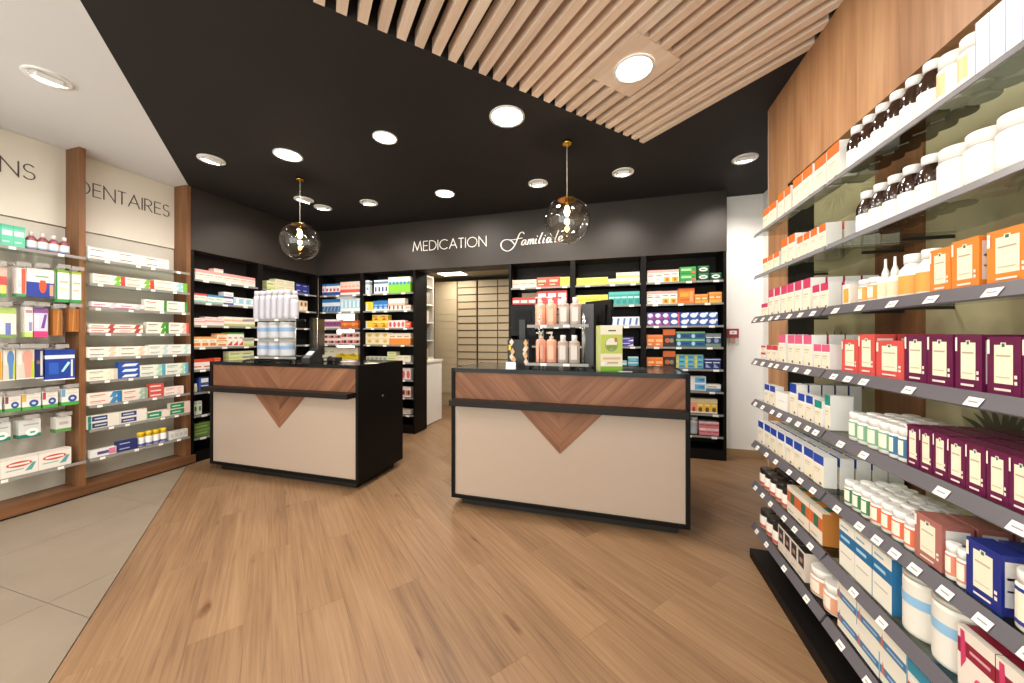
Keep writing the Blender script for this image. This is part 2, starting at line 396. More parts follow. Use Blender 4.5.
# the rest of the shop's lamps, behind and beside the photographer
for i, (x, y, ax, ay) in enumerate([(-2.3, -.7, -4.2, -.3), (-3.2, .2, -4.2, .5), (-.75, .6, 1.1, 1.2), (-.9, -.3, .9, .3)]):
    gimbal_lamp((x, y, CEIL), 'white tilting downlight aimed at the shelves near the shop entrance', (ax, ay, 1.3), group='downlights near the entrance')
for i, (x, y) in enumerate([(-1.75, .85), (-2.6, .2), (-1.75, .2), (-1.75, -1.0)]):
    flat_lamp((x, y, CEIL), 'round glowing downlight in the ceiling near the shop entrance', power=P_STORE, group='round downlights near the entrance')
# ---------------------------------------------------------------- frames along the walls
class Frame:
    """local x runs along the wall (to the right for someone facing it), y goes into the shelf from its front edge"""
    def __init__(s, ang, org): s.a = math.radians(ang); s.o = Vector(org); s.c, s.s = math.cos(s.a), math.sin(s.a)
    def world(s, x, y, z): return Vector((s.o.x + s.c * x - s.s * y, s.o.y + s.s * x + s.c * y, z))
    def px(s, xp, y=0.0):
        """local x where the vertical sight plane of image column xp meets the plane y"""
        r = ray(xp, HY); n = Vector((-s.s, s.c)); q = s.o.xy + n * y
        t = q.dot(n) / r.xy.dot(n); p = r.xy * t
        return (p - s.o.xy).dot(Vector((s.c, s.s)))
    def mpp(s, x, y=0.0): return depth(s.world(x, y, 0)) / FPX       # metres per pixel there
RX = .784; RW = Frame(-90, (RX, 0, 0)); LW = Frame(90, (-3.95, 0, 0)); LU = Frame(90, (FX, 0, 0)); BU = Frame(0, (0, FY, 0))
# ---------------------------------------------------------------- products: cartons
def carton_mesh(w, d, h, D):
    m = MB(); base = D.get('c', '#eeeae2'); rough = D.get('r', .4)
    lv = sorted({0.0, 1.0} | {b[0] for b in D.get('b', [])} | {b[1] for b in D.get('b', [])})
    def colat(z):
        for a, b, c in D.get('b', []):
            if a <= z < b: return c
        return base
    x0, x1, y0, y1 = -w / 2, w / 2, -d / 2, d / 2
    for k in range(len(lv) - 1):
        a, b = lv[k] * h, lv[k + 1] * h; c = colat((lv[k] + lv[k + 1]) / 2); cm = mat(c, rough); sc = mat(D.get('s', c), rough)
        m.quad([(x0, y0, a), (x1, y0, a), (x1, y0, b), (x0, y0, b)], cm)
        m.quad([(x1, y0, a), (x1, y1, a), (x1, y1, b), (x1, y0, b)], sc)
        m.quad([(x0, y1, a), (x0, y0, a), (x0, y0, b), (x0, y1, b)], sc)
        m.quad([(x1, y1, a), (x0, y1, a), (x0, y1, b), (x1, y1, b)], sc)
    m.quad([(x0, y0, 0), (x0, y1, 0), (x1, y1, 0), (x1, y0, 0)], mat(base, rough))
    m.quad([(x0, y0, h), (x1, y0, h), (x1, y1, h), (x0, y1, h)], mat(D.get('t', colat(.999)), rough))
    o = .0004
    for i, p in enumerate(D.get('p', [])):
        yy = y0 - o * (1 + .5 * i)
        if p[0] == 'o':                                       # ellipse: cx, cz, rx, rz
            _, cx, cz, rx, rz, c = p
            m.quad([(x0 + w * (cx + rx * math.cos(2 * PI * q / 14)), yy, h * (cz + rz * math.sin(2 * PI * q / 14))) for q in range(14)], mat(c, rough))
        elif p[0] == 'g':                                     # polygon
            m.quad([(x0 + w * a, yy, h * b) for a, b in p[1]], mat(p[2], rough))
        else:
            a, b, c2, d2, c = p
            m.quad([(x0 + w * a, yy, h * b), (x0 + w * c2, yy, h * b), (x0 + w * c2, yy, h * d2), (x0 + w * a, yy, h * d2)], mat(c, rough))
    for p in D.get('sp', []):                                 # print on the right-hand end: y0,z0,y1,z1
        a, b, c2, d2, c = p
        m.quad([(x1 + o, y0 + d * a, h * b), (x1 + o, y0 + d * c2, h * b), (x1 + o, y0 + d * c2, h * d2), (x1 + o, y0 + d * a, h * d2)], mat(c, rough))
    for p in D.get('tp', []):                                 # print on the top
        a, b, c2, d2, c = p
        m.quad([(x0 + w * a, y0 + d * b, h + o), (x0 + w * c2, y0 + d * b, h + o), (x0 + w * c2, y0 + d * d2, h + o), (x0 + w * a, y0 + d * d2, h + o)], mat(c, rough))
    return m.mesh('carton')
gapd = [BU.px(x) for x in (318, 361.5, 415.0, 508.6, 572.7, 643.5, 727)]
gl0, gl1, gl2 = 2.45, LU.px(260.4), 4.0
BAYS = {BU: [(a + .028, b - .028) for a, b in ((FX, gapd[1]), (gapd[1], gapd[2]), (gapd[3], gapd[4]), (gapd[4], gapd[5]), (gapd[5], gapd[6]))], LU: [(gl0 + .028, gl1 - .028), (gl1 + .028, gl2 - .028)]}
def run(fr, z, x0, x1, n, hpx, dep, D, label, cat='box', name=None, stack=1, rows=1, inset=.03, gap=.0015, tops=None, jit=.002, deep=None):
    """n cartons side by side between image columns x0 and x1 (front faces), stacked and in rows going back"""
    u0, u1 = fr.px(x0, inset), fr.px(x1, inset); wd = (u1 - u0) / n
    for a_, b_ in BAYS.get(fr, ()):                          # keep clear of the uprights
        if a_ < (u0 + u1) / 2 < b_: u0, u1 = max(u0, a_ + .008), min(u1, b_ - .008)
    wd = (u1 - u0) / n
    h = hpx * fr.mpp((u0 + u1) / 2, inset) / stack
    me = carton_mesh(wd - gap, dep - (gap if rows == 1 else .007), h - .0006, D); tot = 0
    many = n * stack * rows > 1
    name = name or ('supplement_carton' if fr is RW else 'medicine_carton')
    for r in range(rows):
        for i in range(n):
            if r and deep and i < n - deep: continue
            for k in range(stack):
                if tops and k == stack - 1 and i not in tops: continue
                p = fr.world(u0 + wd * (i + .5), inset + dep * (r + .5) + random.uniform(0, jit), z + k * h + .0005)
                o = link(name, me, None, p, fr.a + (random.uniform(-.012, .012) if jit else 0)); lb_ = ('front-row ' if r == 0 else 'rear-row ') + label if rows > 1 else label; tag(o, lb_, cat, lb_ if many else None); tot += 1
    return h
# ---------------------------------------------------------------- products: jars and bottles
def jar_proto(r, h, body, lid, lab, lidh=.24, labz=(.12, .68), neck=.93, name='jar', gloss=.3, lab2=None, shoulder=.04, window=None):
    """round pot: body, screw lid, printed label"""
    t = empty(name)
    hb = h * (1 - lidh)
    m = MB(); m.lathe([(r * .9, 0), (r, h * .03), (r, hb - h * shoulder), (r * neck * .9, hb), (r * neck * .86, hb + h * .02)], body if not isinstance(body, str) else mat(body, gloss), seg=20); kid(m.build('body', t), t)
    m = MB(); rl = r * neck; m.lathe([(rl, hb + h * .008), (rl, h * .975), (rl * .94, h)], mat(lid, .4), seg=20); kid(m.build('lid', t), t)
    if lab:
        m = MB(); z0, z1 = labz[0] * h, min(labz[1] * h, hb - h * shoulder)
        m.lathe([(r * 1.012, z0), (r * 1.012, z1)], mat(lab, .45), seg=20, caps=(False, False))
        if lab2: m.lathe([(r * 1.018, z0), (r * 1.018, z0 + (z1 - z0) * .3)], mat(lab2, .45), seg=20, caps=(False, False))
        if window:
            for q in range(4):
                a0, a1 = -PI / 2 - .62 + q * .31, -PI / 2 - .62 + (q + 1) * .31; rr = r * 1.02
                m.quad([(rr * math.cos(a0), rr * math.sin(a0), z0 + (z1 - z0) * .12), (rr * math.cos(a1), rr * math.sin(a1), z0 + (z1 - z0) * .12), (rr * math.cos(a1), rr * math.sin(a1), z0 + (z1 - z0) * .9), (rr * math.cos(a0), rr * math.sin(a0), z0 + (z1 - z0) * .9)], mat(window, .45))
        kid(m.build('label', t), t)
    return t
def bottle_proto(r, h, body, cap, lab, name='bottle', capr=.62, caph=.17, sh=(.56, .76), labz=(.08, .52), lab2=None, gloss=.2):
    t = empty(name); bm = body if not isinstance(body, str) else mat(body, gloss)
    m = MB(); m.lathe([(r * .92, 0), (r, h * .02), (r, h * sh[0]), (r * .9, h * (sh[0] + (sh[1] - sh[0]) * .4)), (r * capr * .95, h * sh[1]), (r * capr * .85, h * (1 - caph))], bm, seg=20); kid(m.build('body', t), t)
    m = MB(); m.lathe([(r * capr, h * (1 - caph - .01)), (r * capr, h * .985), (r * capr * .93, h)], mat(cap, .4), seg=18); kid(m.build('cap', t), t)
    if lab:
        m = MB(); m.lathe([(r * 1.012, h * labz[0]), (r * 1.012, h * labz[1])], mat(lab, .5), seg=20, caps=(False, False))
        if lab2: m.lathe([(r * 1.02, h * labz[0]), (r * 1.02, h * (labz[0] + (labz[1] - labz[0]) * .18))], mat(lab2, .5), seg=20, caps=(False, False))
        kid(m.build('label', t), t)
    return t
def prun(fr, z, x0, x1, n, hpx, maker, label, cat, rows=1, inset=.03, fill=.97, dy=None, jit=.002, hm=None):
    u0, u1 = fr.px(x0, inset), fr.px(x1, inset); wd = (u1 - u0) / n; r = wd * fill / 2
    h = hm or hpx * fr.mpp((u0 + u1) / 2, inset)
    proto = maker(r, h); first = True; many = n * rows > 1
    for q in range(rows):
        for i in range(n):
            o = proto if first else copy_tree(proto); first = False
            o.location = fr.world(u0 + wd * (i + .5), inset + r + (dy or wd) * q + random.uniform(0, jit), z + .0005); o.rotation_euler = (0, 0, fr.a + random.uniform(-.2, .2) * (jit > 0))
            lb_ = ('front-row ' if q == 0 else 'rear-row ') + label if rows > 1 else label; tag(o, lb_, cat, lb_ if many else None)
ORD = ['top', 'second', 'third', 'fourth', 'fifth', 'sixth', 'seventh', 'eighth', 'ninth']
# ---------------------------------------------------------------- shelving with boards (black units) 
ZB = [1.83, 1.60, 1.37, 1.148, .922, .695, .465, .24]
TAGM = mat('#f3efe8', .5)
tg = MB(); tg.box(-.026, .026, -.003, 0, 0, .022, TAGM); TAGMESH = tg.mesh('price_tag')
def black_unit(fr, u0, u1, label, side=(1, 1), opening=None, dep=.3, top=BZ, tagpos=3, zs=ZB):
    t = empty('shelf_unit', fr.world((u0 + u1) / 2, 0, 0), fr.a); hw = (u1 - u0) / 2; th = .028
    tag(t, label, 'shelving')
    if side[0]: MB().box(-hw, -hw + th, 0.004, dep, 0, top - .001, BLACK).build('side_panel', t)
    if side[1]: MB().box(hw - th, hw, 0.004, dep, 0, top - .001, BLACK).build('side_panel', t)
    a, b = -hw + th * side[0], hw - th * side[1]
    m = MB()
    if opening:
        ox0, ox1, oz0, oz1 = opening; ox0 -= (u0 + u1) / 2; ox1 -= (u0 + u1) / 2
        m.box(a, ox0, dep - .012, dep, 0, top - .001, BLACKW); m.box(ox1, b, dep - .012, dep, 0, top - .001, BLACKW)
        m.box(ox0, ox1, dep - .012, dep, 0, oz0, BLACKW); m.box(ox0, ox1, dep - .012, dep, oz1, top - .001, BLACKW)
    else: m.box(a, b, dep - .012, dep, 0, top - .001, BLACKW)
    m.build('back_panel', t)
    MB().box(a, b, .004, dep - .012, 0, .1, BLACK).build('plinth', t)
    for z in zs:
        sh = MB(); sh.box(a, b, .006, dep - .012, z - .018, z, BLACK); sh.box(a, b, 0, .006, z - .02, z - .0005, mat('#8c8984', .35)); s = sh.build('shelf', t)
        for q in range(tagpos):
            link('price_tag', TAGMESH, s, (a + (b - a) * (q + .3 + random.uniform(0, .45)) / tagpos, -.0005, z - .024))
    return t
gapd = [BU.px(x) for x in (318, 361.5, 415.0, 508.6, 572.7, 643.5, 727)]
OPD = (BU.px(337, .3), BU.px(359, .3) , 1.0, 1.82); OPA = (BU.px(522, .3), BU.px(562, .3), 1.35, 1.80)
black_unit(BU, FX, gapd[1], 'black shelving bay in the dark room corner, filled with medicine boxes', opening=OPD)
black_unit(BU, gapd[1], gapd[2], 'black shelving bay beside the white cabinet and doorway')
black_unit(BU, gapd[3], gapd[4], 'black shelving bay behind the pump bottles on the right counter', opening=OPA)
black_unit(BU, gapd[4], gapd[5], 'black shelving bay behind the green and white carton on counter')
black_unit(BU, gapd[5], gapd[6] - .003, 'black shelving bay next to the white wall with red call point')
gl0, gl1, gl2 = 2.45, LU.px(260.4), 4.0
black_unit(LU, gl0, gl1, 'black side shelving bay next to the wooden wall post', dep=.195)
black_unit(LU, gl1, gl2 - .0, 'black side shelving bay next to the dark room corner', dep=.195)
# ---------------------------------------------------------------- product designs
W = '#f1ece4'
def dz(**k): return k
D_redwhite = dz(c=W, b=[(.78, 1, '#e8a9a0')], p=[(.1, .5, .8, .58, '#cf5a50'), (.1, .66, .7, .7, '#d98078'), (.12, .2, .5, .26, '#9aa0a8')])
D_redyel = dz(c=W, b=[(.78, 1, '#e8a9a0')], p=[(.1, .6, .8, .68, '#cf5a50'), (.08, .04, .92, .42, '#eeb23a'), ('o', .5, .22, .2, .14, '#b5651d')])
D_green = dz(c='#2f9445', b=[(0, .12, '#1f7d38')], p=[(.08, .45, .7, .72, '#a8dca0'), (.7, .1, .96, .4, '#d5694a'), (.1, .8, .9, .86, '#77c46f')])
D_dkgreen = dz(c='#14452f', b=[(0, .1, '#0d3323')], p=[('o', .5, .5, .38, .26, '#dfe9df'), (.1, .82, .9, .92, '#58a05c'), (.3, .42, .7, .56, '#1d5a3a')])
D_orange = dz(c='#e9772f', b=[(.85, 1, '#ef8c45')], p=[(.12, .4, .9, .62, '#f7bf86'), (.12, .14, .6, .24, '#fbd9b4')])
D_orange2 = dz(c='#e88a3d', b=[(0, .3, '#f0b04a'), (.8, 1, '#f2a45c')], p=[(.1, .45, .8, .6, '#fadfb8')])
D_orbig = dz(c='#e2792f', b=[(.85, 1, '#c9602a')], p=[(.1, .45, .65, .72, '#f4a53d'), (.1, .2, .9, .27, '#b65324'), (.7, .1, .9, .8, '#f0a070')])
D_purple = dz(c='#5a3c92', b=[(0, .12, '#8a3d8e')], p=[('o', .45, .55, .36, .34, '#e6e4f4'), (.6, .12, .95, .4, '#c8408c')])
D_pinkedge = dz(c='#33519f', p=[('o', .45, .55, .36, .34, '#e6ecf6'), (.86, 0, 1, 1, '#e0566c')])
D_blue = dz(c='#2d57a8', p=[('o', .45, .55, .38, .36, '#e4eef8'), (.7, .65, .95, .95, '#f4f4f4')])
D_blkor = dz(c='#241f1e', b=[(.66, 1, '#e8702c')], p=[('o', .35, .35, .22, .14, '#c0602c'), ('o', .7, .35, .16, .13, '#8b8479')])
D_grnblue = dz(c='#2a5a8f', b=[(.78, 1, '#8cc07a'), (0, .1, '#3c7f70')], p=[('o', .2, .42, .13, .28, '#a9cfe6'), (.4, .3, .9, .5, '#1f3c74')])
D_navygrey = dz(c='#26385f', b=[(.74, 1, '#7c8a86'), (0, .24, '#6e8b78')], p=[(.05, .66, .95, .73, '#e8e8ee'), ('o', .4, .46, .3, .16, '#8c9ab8')])
D_navy = dz(c='#20336c', b=[(.84, .92, '#c9cede')], p=[(.06, .55, .9, .63, '#e6e8f0'), ('g', [(.1, .1), (.8, .1), (.2, .5)], '#8fa0c8')])
D_ltblue = dz(c='#5ba3cf', b=[(.75, 1, '#7fc0a0')], p=[(.02, .1, .3, .9, '#d5cf4a'), (.4, .35, .85, .6, '#2f6fb0')])
D_sky = dz(c='#eef2f4', p=[(.3, .12, .95, .88, '#6cb5de'), ('g', [(.4, .5), (.9, .3), (.85, .7)], '#2f86c0')])
D_whblue = dz(c='#eceae2', b=[(0, .4, '#5c86b8')], p=[(.08, .55, .7, .7, '#9c9c8c')])
D_yelpic = dz(c='#ecc24a', b=[(.72, 1, '#e6d7b0'), (0, .1, '#f2eee2')], p=[('o', .5, .25, .3, .17, '#7a4a28'), (.15, .52, .85, .6, '#f6e6b0')])
D_pinkpic = dz(c='#e59a86', b=[(.72, 1, '#e6d7b0'), (0, .1, '#f2eee2')], p=[('o', .5, .25, .25, .17, '#b8362a')])
D_pinkbox = dz(c='#e58f9c', b=[(.7, 1, '#f3d5d8')], p=[(.1, .4, .9, .55, '#c8475c')])
D_yellow = dz(c='#e3cf4a', b=[(.86, 1, '#eadb70')], p=[(.1, .5, .8, .6, '#c7b23a'), (.1, .3, .5, .36, '#f4ecb0')])
D_whyel = dz(c='#f0ecdf', b=[(.1, .45, '#e0da70')], p=[(.1, .6, .7, .7, '#b0a8a0')])
D_teal = dz(c='#3aa7a0', b=[(.8, 1, '#5cc0b8')], p=[(.1, .52, .95, .62, '#d9f2ee'), (.3, .1, .9, .4, '#2a8f8a')])
D_whb = dz(c='#eef1f5', p=[('g', [(.25, .15), (.6, .15), (.75, .85), (.4, .85)], '#4f76b5'), (.1, .05, .9, .12, '#9fb4d4')])
D_violet = dz(c='#4a3f97', p=[(.1, .55, .7, .7, '#c9c4ea'), ('g', [(.5, .1), (.98, .1), (.98, .5)], '#e6e4f0')])
D_pale = dz(c='#d4bfae', b=[(.0, .2, '#e6dcd2')], p=[(.1, .45, .8, .56, '#a98c7c')])
D_red = dz(c='#d9452f', b=[(.8, 1, '#e05a40')], p=[(.08, .5, .8, .74, '#f4b49a'), (.1, .22, .6, .3, '#f2d0a8')])
D_redw = dz(c='#cf3a3a', b=[(.85, 1, '#c22f34')], p=[(.08, .45, .9, .72, '#f4d8d0'), (.08, .05, .4, .3, '#f6eeea')])
D_redw2 = dz(c='#d23c3e', p=[('g', [(.1, .1), (.55, .1), (.45, .45), (.1, .5)], '#f4e2de'), (.12, .6, .9, .85, '#f2dcd6')])
D_bwr = dz(c='#e9e6e6', b=[(.82, 1, '#2f6aa8'), (0, .3, '#32549a')], p=[(.12, .38, .7, .6, '#d94a48')])
D_bw = dz(c='#e6e9ec', b=[(.74, 1, '#2f77b8'), (0, .45, '#3b679f')], p=[('g', [(.2, .05), (.5, .05), (.85, .45), (.6, .45)], '#86a9cf')])
D_pr = dz(c='#f0c4b4', b=[(0, .18, '#f2ece6'), (.18, .42, '#e2564e')], p=[(.15, .6, .8, .7, '#e08c84')])
D_lbw = dz(c='#eef3f5', b=[(.25, .85, '#a5d0e4')], p=[(.3, .3, .65, .8, '#eef6f8')])
D_pinkvio = dz(c='#a8557c', b=[(.78, 1, '#f0ece8'), (0, .2, '#e9dada')], p=[(.2, .4, .8, .6, '#5b4a9a')])
D_or3 = dz(c='#d5622e', b=[(.4, .7, '#e88a4a')], p=[(.3, .3, .6, .7, '#efa060')])
D_pkdk = dz(c='#e0a59a', b=[(.72, 1, '#f1e6de'), (0, .15, '#f1e6de')], p=[('o', .6, .45, .22, .24, '#4a2a24'), (.1, .2, .35, .6, '#c85a6a')])
D_creamy = dz(c='#e9dcc6', b=[(0, .5, '#e6c72f')], p=[('g', [(.1, .4), (.9, .3), (.6, .6)], '#b8a020')])
D_cream = dz(c='#e6dcc4', p=[(.1, .6, .7, .7, '#b8ad90'), (.1, .3, .4, .36, '#cfc4a0')])
D_slim = dz(c='#e6eaea', b=[(.7, .9, '#8a96a4')], p=[(.2, .3, .8, .5, '#6aa7bb')])
D_whdk = dz(c='#eef0f2', b=[(.72, .9, '#5c7690')], p=[(.25, .15, .75, .5, '#33486c')])
D_grnwh = dz(c='#84c93a', b=[(.68, 1, '#efeee0')], p=[('o', .5, .62, .36, .11, '#3a86c8')])
D_yel2 = dz(c='#e8c83c', b=[(.0, .1, '#f2ece0')], p=[(.05, .15, .3, .8, '#cfd8dc')])
D_blue2 = dz(c='#2f6fb5', b=[(.0, .2, '#d4dbe2')], p=[(.1, .5, .9, .62, '#8fc0e4'), ('o', .5, .3, .3, .12, '#a8cbe8')])
D_whpk = dz(c='#f0e2d6', b=[(.35, .6, '#eab6a0')], p=[('o', .35, .25, .18, .2, '#3a3844')])
D_yelor = dz(c='#e8b83a', b=[(.8, 1, '#f0d890')], p=[('g', [(.2, .2), (.8, .2), (.5, .6)], '#c04a2a'), (.1, .66, .6, .76, '#8a5a20')])
D_pkw = dz(c='#f0dcd8', p=[('o', .5, .45, .34, .36, '#d05a5e')])
D_cryel = dz(c='#ecdfc2', b=[(0, .12, '#e8c9a0')], p=[('o', .5, .55, .26, .26, '#dcb83a'), (.1, .85, .9, .9, '#c0b090')])
D_orcr = dz(c='#eedcc0', b=[(0, .55, '#e88a3c')], p=[(.1, .65, .8, .75, '#b89878')])
D_grey = dz(c='#c9c8b4', p=[('o', .5, .5, .4, .36, '#8fa088')])
D_lime = dz(c='#d8d8a8', b=[(0, .3, '#c4cf7a')], p=[(.1, .6, .8, .72, '#8a9a5a')])
D_creamg = dz(c='#e4dfc4', b=[(.0, .2, '#d0cf9e')], p=[(.1, .6, .9, .68, '#c9a05a'), (.1, .34, .9, .4, '#a8b080')])
D_navy2 = dz(c='#1f2a78', p=[(.1, .55, .6, .7, '#c8cce6'), (.1, .2, .9, .3, '#3a48a0')])
D_beige = dz(c='#e8cba4', p=[(.1, .12, .9, .42, '#efe2cc'), ('o', .5, .66, .28, .22, '#8a5a34')])
D_pinkw = dz(c='#f2ded6', b=[(.72, 1, '#e6a09a'), (0, .14, '#dce4d4')], p=[(.1, .5, .9, .56, '#d87070'), (.1, .3, .6, .35, '#c0b8b0')])
D_rwt = dz(c='#f0e8de', b=[(.78, 1, '#cf4a44'), (0, .25, '#8cc0b0')], p=[(.1, .5, .8, .6, '#b8b0a8')])
D_bwt = dz(c='#eae8e0', b=[(.74, 1, '#4a8ab8'), (0, .22, '#8cc0b0')], p=[(.1, .45, .8, .55, '#8aa0b0')])
D_wpurp = dz(c='#ece9e4', b=[(0, .3, '#3a4aa8')], p=[(.1, .5, .8, .62, '#a0a8c0')])
D_pinkl = dz(c='#f3dcd4', b=[(.4, .6, '#ea9aa0')], p=[(.1, .75, .8, .85, '#d8b0a8')])
D_crgr = dz(c='#f0e6d6', b=[(0, .25, '#b8c47a'), (.5, .7, '#eab8a8')])
D_orw = dz(c='#f2e4d0', b=[(.78, 1, '#eaa050')], p=[(.1, .1, .9, .4, '#e8843a'), (.1, .55, .7, .62, '#a8a8a8')])
D_wred = dz(c='#f2ebe0', b=[(.88, 1, '#5aa84a')], p=[('g', [(.0, .05), (.9, .05), (.9, .4)], '#d8503c'), (.2, .55, .8, .68, '#c8a0b8')])
D_rw2 = dz(c='#f0e2da', b=[(.7, 1, '#d8482e')], p=[(.1, .2, .8, .32, '#c86a60')])
D_bluepic = dz(c='#2f4f9c', p=[(.2, .25, .95, .85, '#e4ded0')])
D_grn2 = dz(c='#6f8f3e', b=[(.8, 1, '#8fa85a')], p=[(.1, .4, .8, .55, '#b8c890')])
D_pack = dz(c='#e6e6d8', p=[('o', .55, .45, .28, .2, '#5a8a48'), (.1, .8, .9, .9, '#a8b898')])
def bw_(i, bay): return f'on {ORD[i]} shelf of bay {bay}'
BC, BB, BA, BE, BD = 'beside white wall', 'behind green carton', 'behind pump bottles', 'beside white cabinet', 'in dark corner'
IN = .035
# bay next to the white wall
run(BU, ZB[0], 647.4, 663.2, 2, 12.5, .09, D_redwhite, 'white carton with red print, plain front, ' + bw_(0, BC), inset=IN)
run(BU, ZB[0], 663.2, 679, 2, 12.5, .09, D_redyel, 'white carton with red print and yellow patch ' + bw_(0, BC), inset=IN)
run(BU, ZB[0], 680, 696.3, 1, 14.7, .1, D_green, 'bright green carton ' + bw_(0, BC), stack=2, inset=IN)
run(BU, ZB[0], 697.5, 709.3, 1, 15.2, .1, D_dkgreen, 'dark green carton, one of a stacked pair, ' + bw_(0, BC), stack=2, inset=IN)
run(BU, ZB[0], 710.3, 721.7, 1, 7.8, .1, D_dkgreen, 'single dark green carton beside stacked pair ' + bw_(0, BC), inset=IN)
run(BU, ZB[1], 646, 662, 2, 13, .09, D_redwhite, 'white carton with red print, plain front, ' + bw_(1, BC), inset=IN)
run(BU, ZB[1], 662, 677.5, 2, 13, .09, D_redyel, 'white carton with red print and yellow patch ' + bw_(1, BC), inset=IN)
run(BU, ZB[1], 678.3, 694.6, 1, 15.2, .1, D_orbig, 'large orange carton ' + bw_(1, BC), inset=IN)
run(BU, ZB[1], 695, 708, 2, 9, .08, D_orange2, 'small low orange carton ' + bw_(1, BC), inset=IN)
run(BU, ZB[1], 709, 722, 2, 10.8, .08, D_orange2, 'small tall orange carton ' + bw_(1, BC), inset=IN)
run(BU, ZB[2], 646, 670, 3, 13.2, .1, D_purple, 'purple carton with pale picture, stacked, ' + bw_(2, BC), stack=2, inset=IN)
run(BU, ZB[2], 670, 679.6, 1, 13.2, .1, D_pinkedge, 'blue carton with pink edge, stacked, ' + bw_(2, BC), stack=2, inset=IN)
run(BU, ZB[2], 680.2, 718, 4, 13.2, .1, D_blue, 'blue and white carton, stacked, ' + bw_(2, BC), stack=2, inset=IN)
run(BU, ZB[3], 645.5, 663, 2, 11.8, .09, D_orange, 'square orange carton ' + bw_(3, BC), inset=IN)
run(BU, ZB[3], 663.3, 675.5, 1, 17.5, .09, D_blkor, 'tall black carton with orange top ' + bw_(3, BC), inset=IN)
run(BU, ZB[3], 676, 705, 2, 15.2, .1, D_grnblue, 'blue carton with green band, stacked, ' + bw_(3, BC), stack=2, inset=IN)
run(BU, ZB[3], 705.5, 721.3, 2, 13.6, .1, D_navygrey, 'navy and grey-green carton ' + bw_(3, BC), inset=IN)
run(BU, ZB[4], 645.5, 663, 2, 10.4, .09, D_orange, 'square orange carton ' + bw_(4, BC), inset=IN)
run(BU, ZB[4], 663.3, 675.5, 1, 17, .09, D_blkor, 'tall black carton with orange top ' + bw_(4, BC), inset=IN)
run(BU, ZB[4], 676, 703.5, 3, 13.8, .1, D_ltblue, 'light blue carton with yellow end, stacked, ' + bw_(4, BC), stack=3, inset=IN)
run(BU, ZB[4], 704.5, 720.8, 2, 10.8, .1, D_navy, 'navy carton with white stripe ' + bw_(4, BC), inset=IN)
run(BU, ZB[5], 645, 663, 2, 8.5, .09, D_orange, 'square orange carton ' + bw_(5, BC), inset=IN)
run(BU, ZB[5], 690.3, 706, 1, 14.2, .1, D_sky, 'white and sky blue carton, stacked, ' + bw_(5, BC), stack=2, inset=IN)
run(BU, ZB[5], 706.4, 721, 1, 6.8, .1, D_whblue, 'low cream and blue carton ' + bw_(5, BC), inset=IN)
run(BU, ZB[6], 690.5, 697, 1, 14.2, .09, D_pinkpic, 'pink and cream carton ' + bw_(6, BC), inset=IN)
run(BU, ZB[6], 697, 717.5, 3, 14.2, .09, D_yelpic, 'yellow and cream carton ' + bw_(6, BC), inset=IN)
run(BU, ZB[7], 699.2, 719, 3, 13.6, .09, D_pinkbox, 'pink carton, stacked, ' + bw_(7, BC), stack=2, inset=IN)
prun(BU, ZB[7], 690.6, 698.6, 1, 17, lambda r, h: jar_proto(r, h, '#c9cdd0', '#e3e6e8', '#b5bcc2', name='jar', lidh=.2), 'pale grey jar beside pink cartons ' + bw_(7, BC), 'jar', inset=IN)
# bay behind the green carton
run(BU, ZB[0], 574.6, 608, 2, 7.6, .1, D_yellow, 'long yellow carton ' + bw_(0, BB), inset=IN)
run(BU, ZB[0], 608.3, 616, 1, 5.6, .1, D_whyel, 'single white carton with yellow band ' + bw_(0, BB), inset=IN)
run(BU, ZB[0], 616.2, 640.6, 3, 11.6, .1, D_whyel, 'white carton with yellow band, stacked, ' + bw_(0, BB), stack=2, inset=IN)
run(BU, ZB[1], 574.6, 608, 4, 10.8, .09, D_yellow, 'yellow carton ' + bw_(1, BB), inset=IN)
run(BU, ZB[1], 608.6, 640.6, 5, 13.4, .08, D_teal, 'teal carton with white stripe ' + bw_(1, BB), inset=IN)
run(BU, ZB[2], 609, 640.6, 5, 9.2, .08, D_whb, 'small white carton with blue picture ' + bw_(2, BB), inset=IN)
run(BU, ZB[3], 621.5, 633.6, 1, 9.4, .1, D_violet, 'violet carton, stacked, ' + bw_(3, BB), stack=2, inset=IN)
run(BU, ZB[4], 619, 627, 1, 6.2, .1, dz(c='#9fc8bb', p=[(.1, .5, .8, .6, '#e8f0ec')]), 'pale green carton ' + bw_(4, BB), inset=IN)
run(BU, ZB[4], 628, 638.6, 1, 10.4, .1, dz(c='#3f9cba', b=[(.7, 1, '#c9dfe2')], p=[(.1, .3, .9, .45, '#a5dbe6')]), 'turquoise carton, stacked, ' + bw_(4, BB), stack=2, inset=IN)
# bay behind the pump bottles
run(BU, ZB[0], 510.8, 536.6, 3, 8.2, .1, D_pale, 'pale beige carton ' + bw_(0, BA), inset=IN)
run(BU, ZB[0], 537, 560, 2, 9.8, .1, D_red, 'red carton with pale print ' + bw_(0, BA), inset=IN)
run(BU, ZB[0], 560.2, 570.6, 1, 9.4, .1, D_yellow, 'yellow carton ' + bw_(0, BA), inset=IN)
run(BU, ZB[1], 510.8, 536, 3, 10, .1, D_redw, 'low red carton with white print ' + bw_(1, BA), inset=IN)
run(BU, ZB[1], 537, 567, 3, 16, .1, D_redw2, 'tall red and white carton ' + bw_(1, BA), inset=IN)
run(BU, ZB[2], 514.6, 520, 1, 15.5, .1, D_redw, 'red carton, stacked, ' + bw_(2, BA), stack=2, inset=IN)
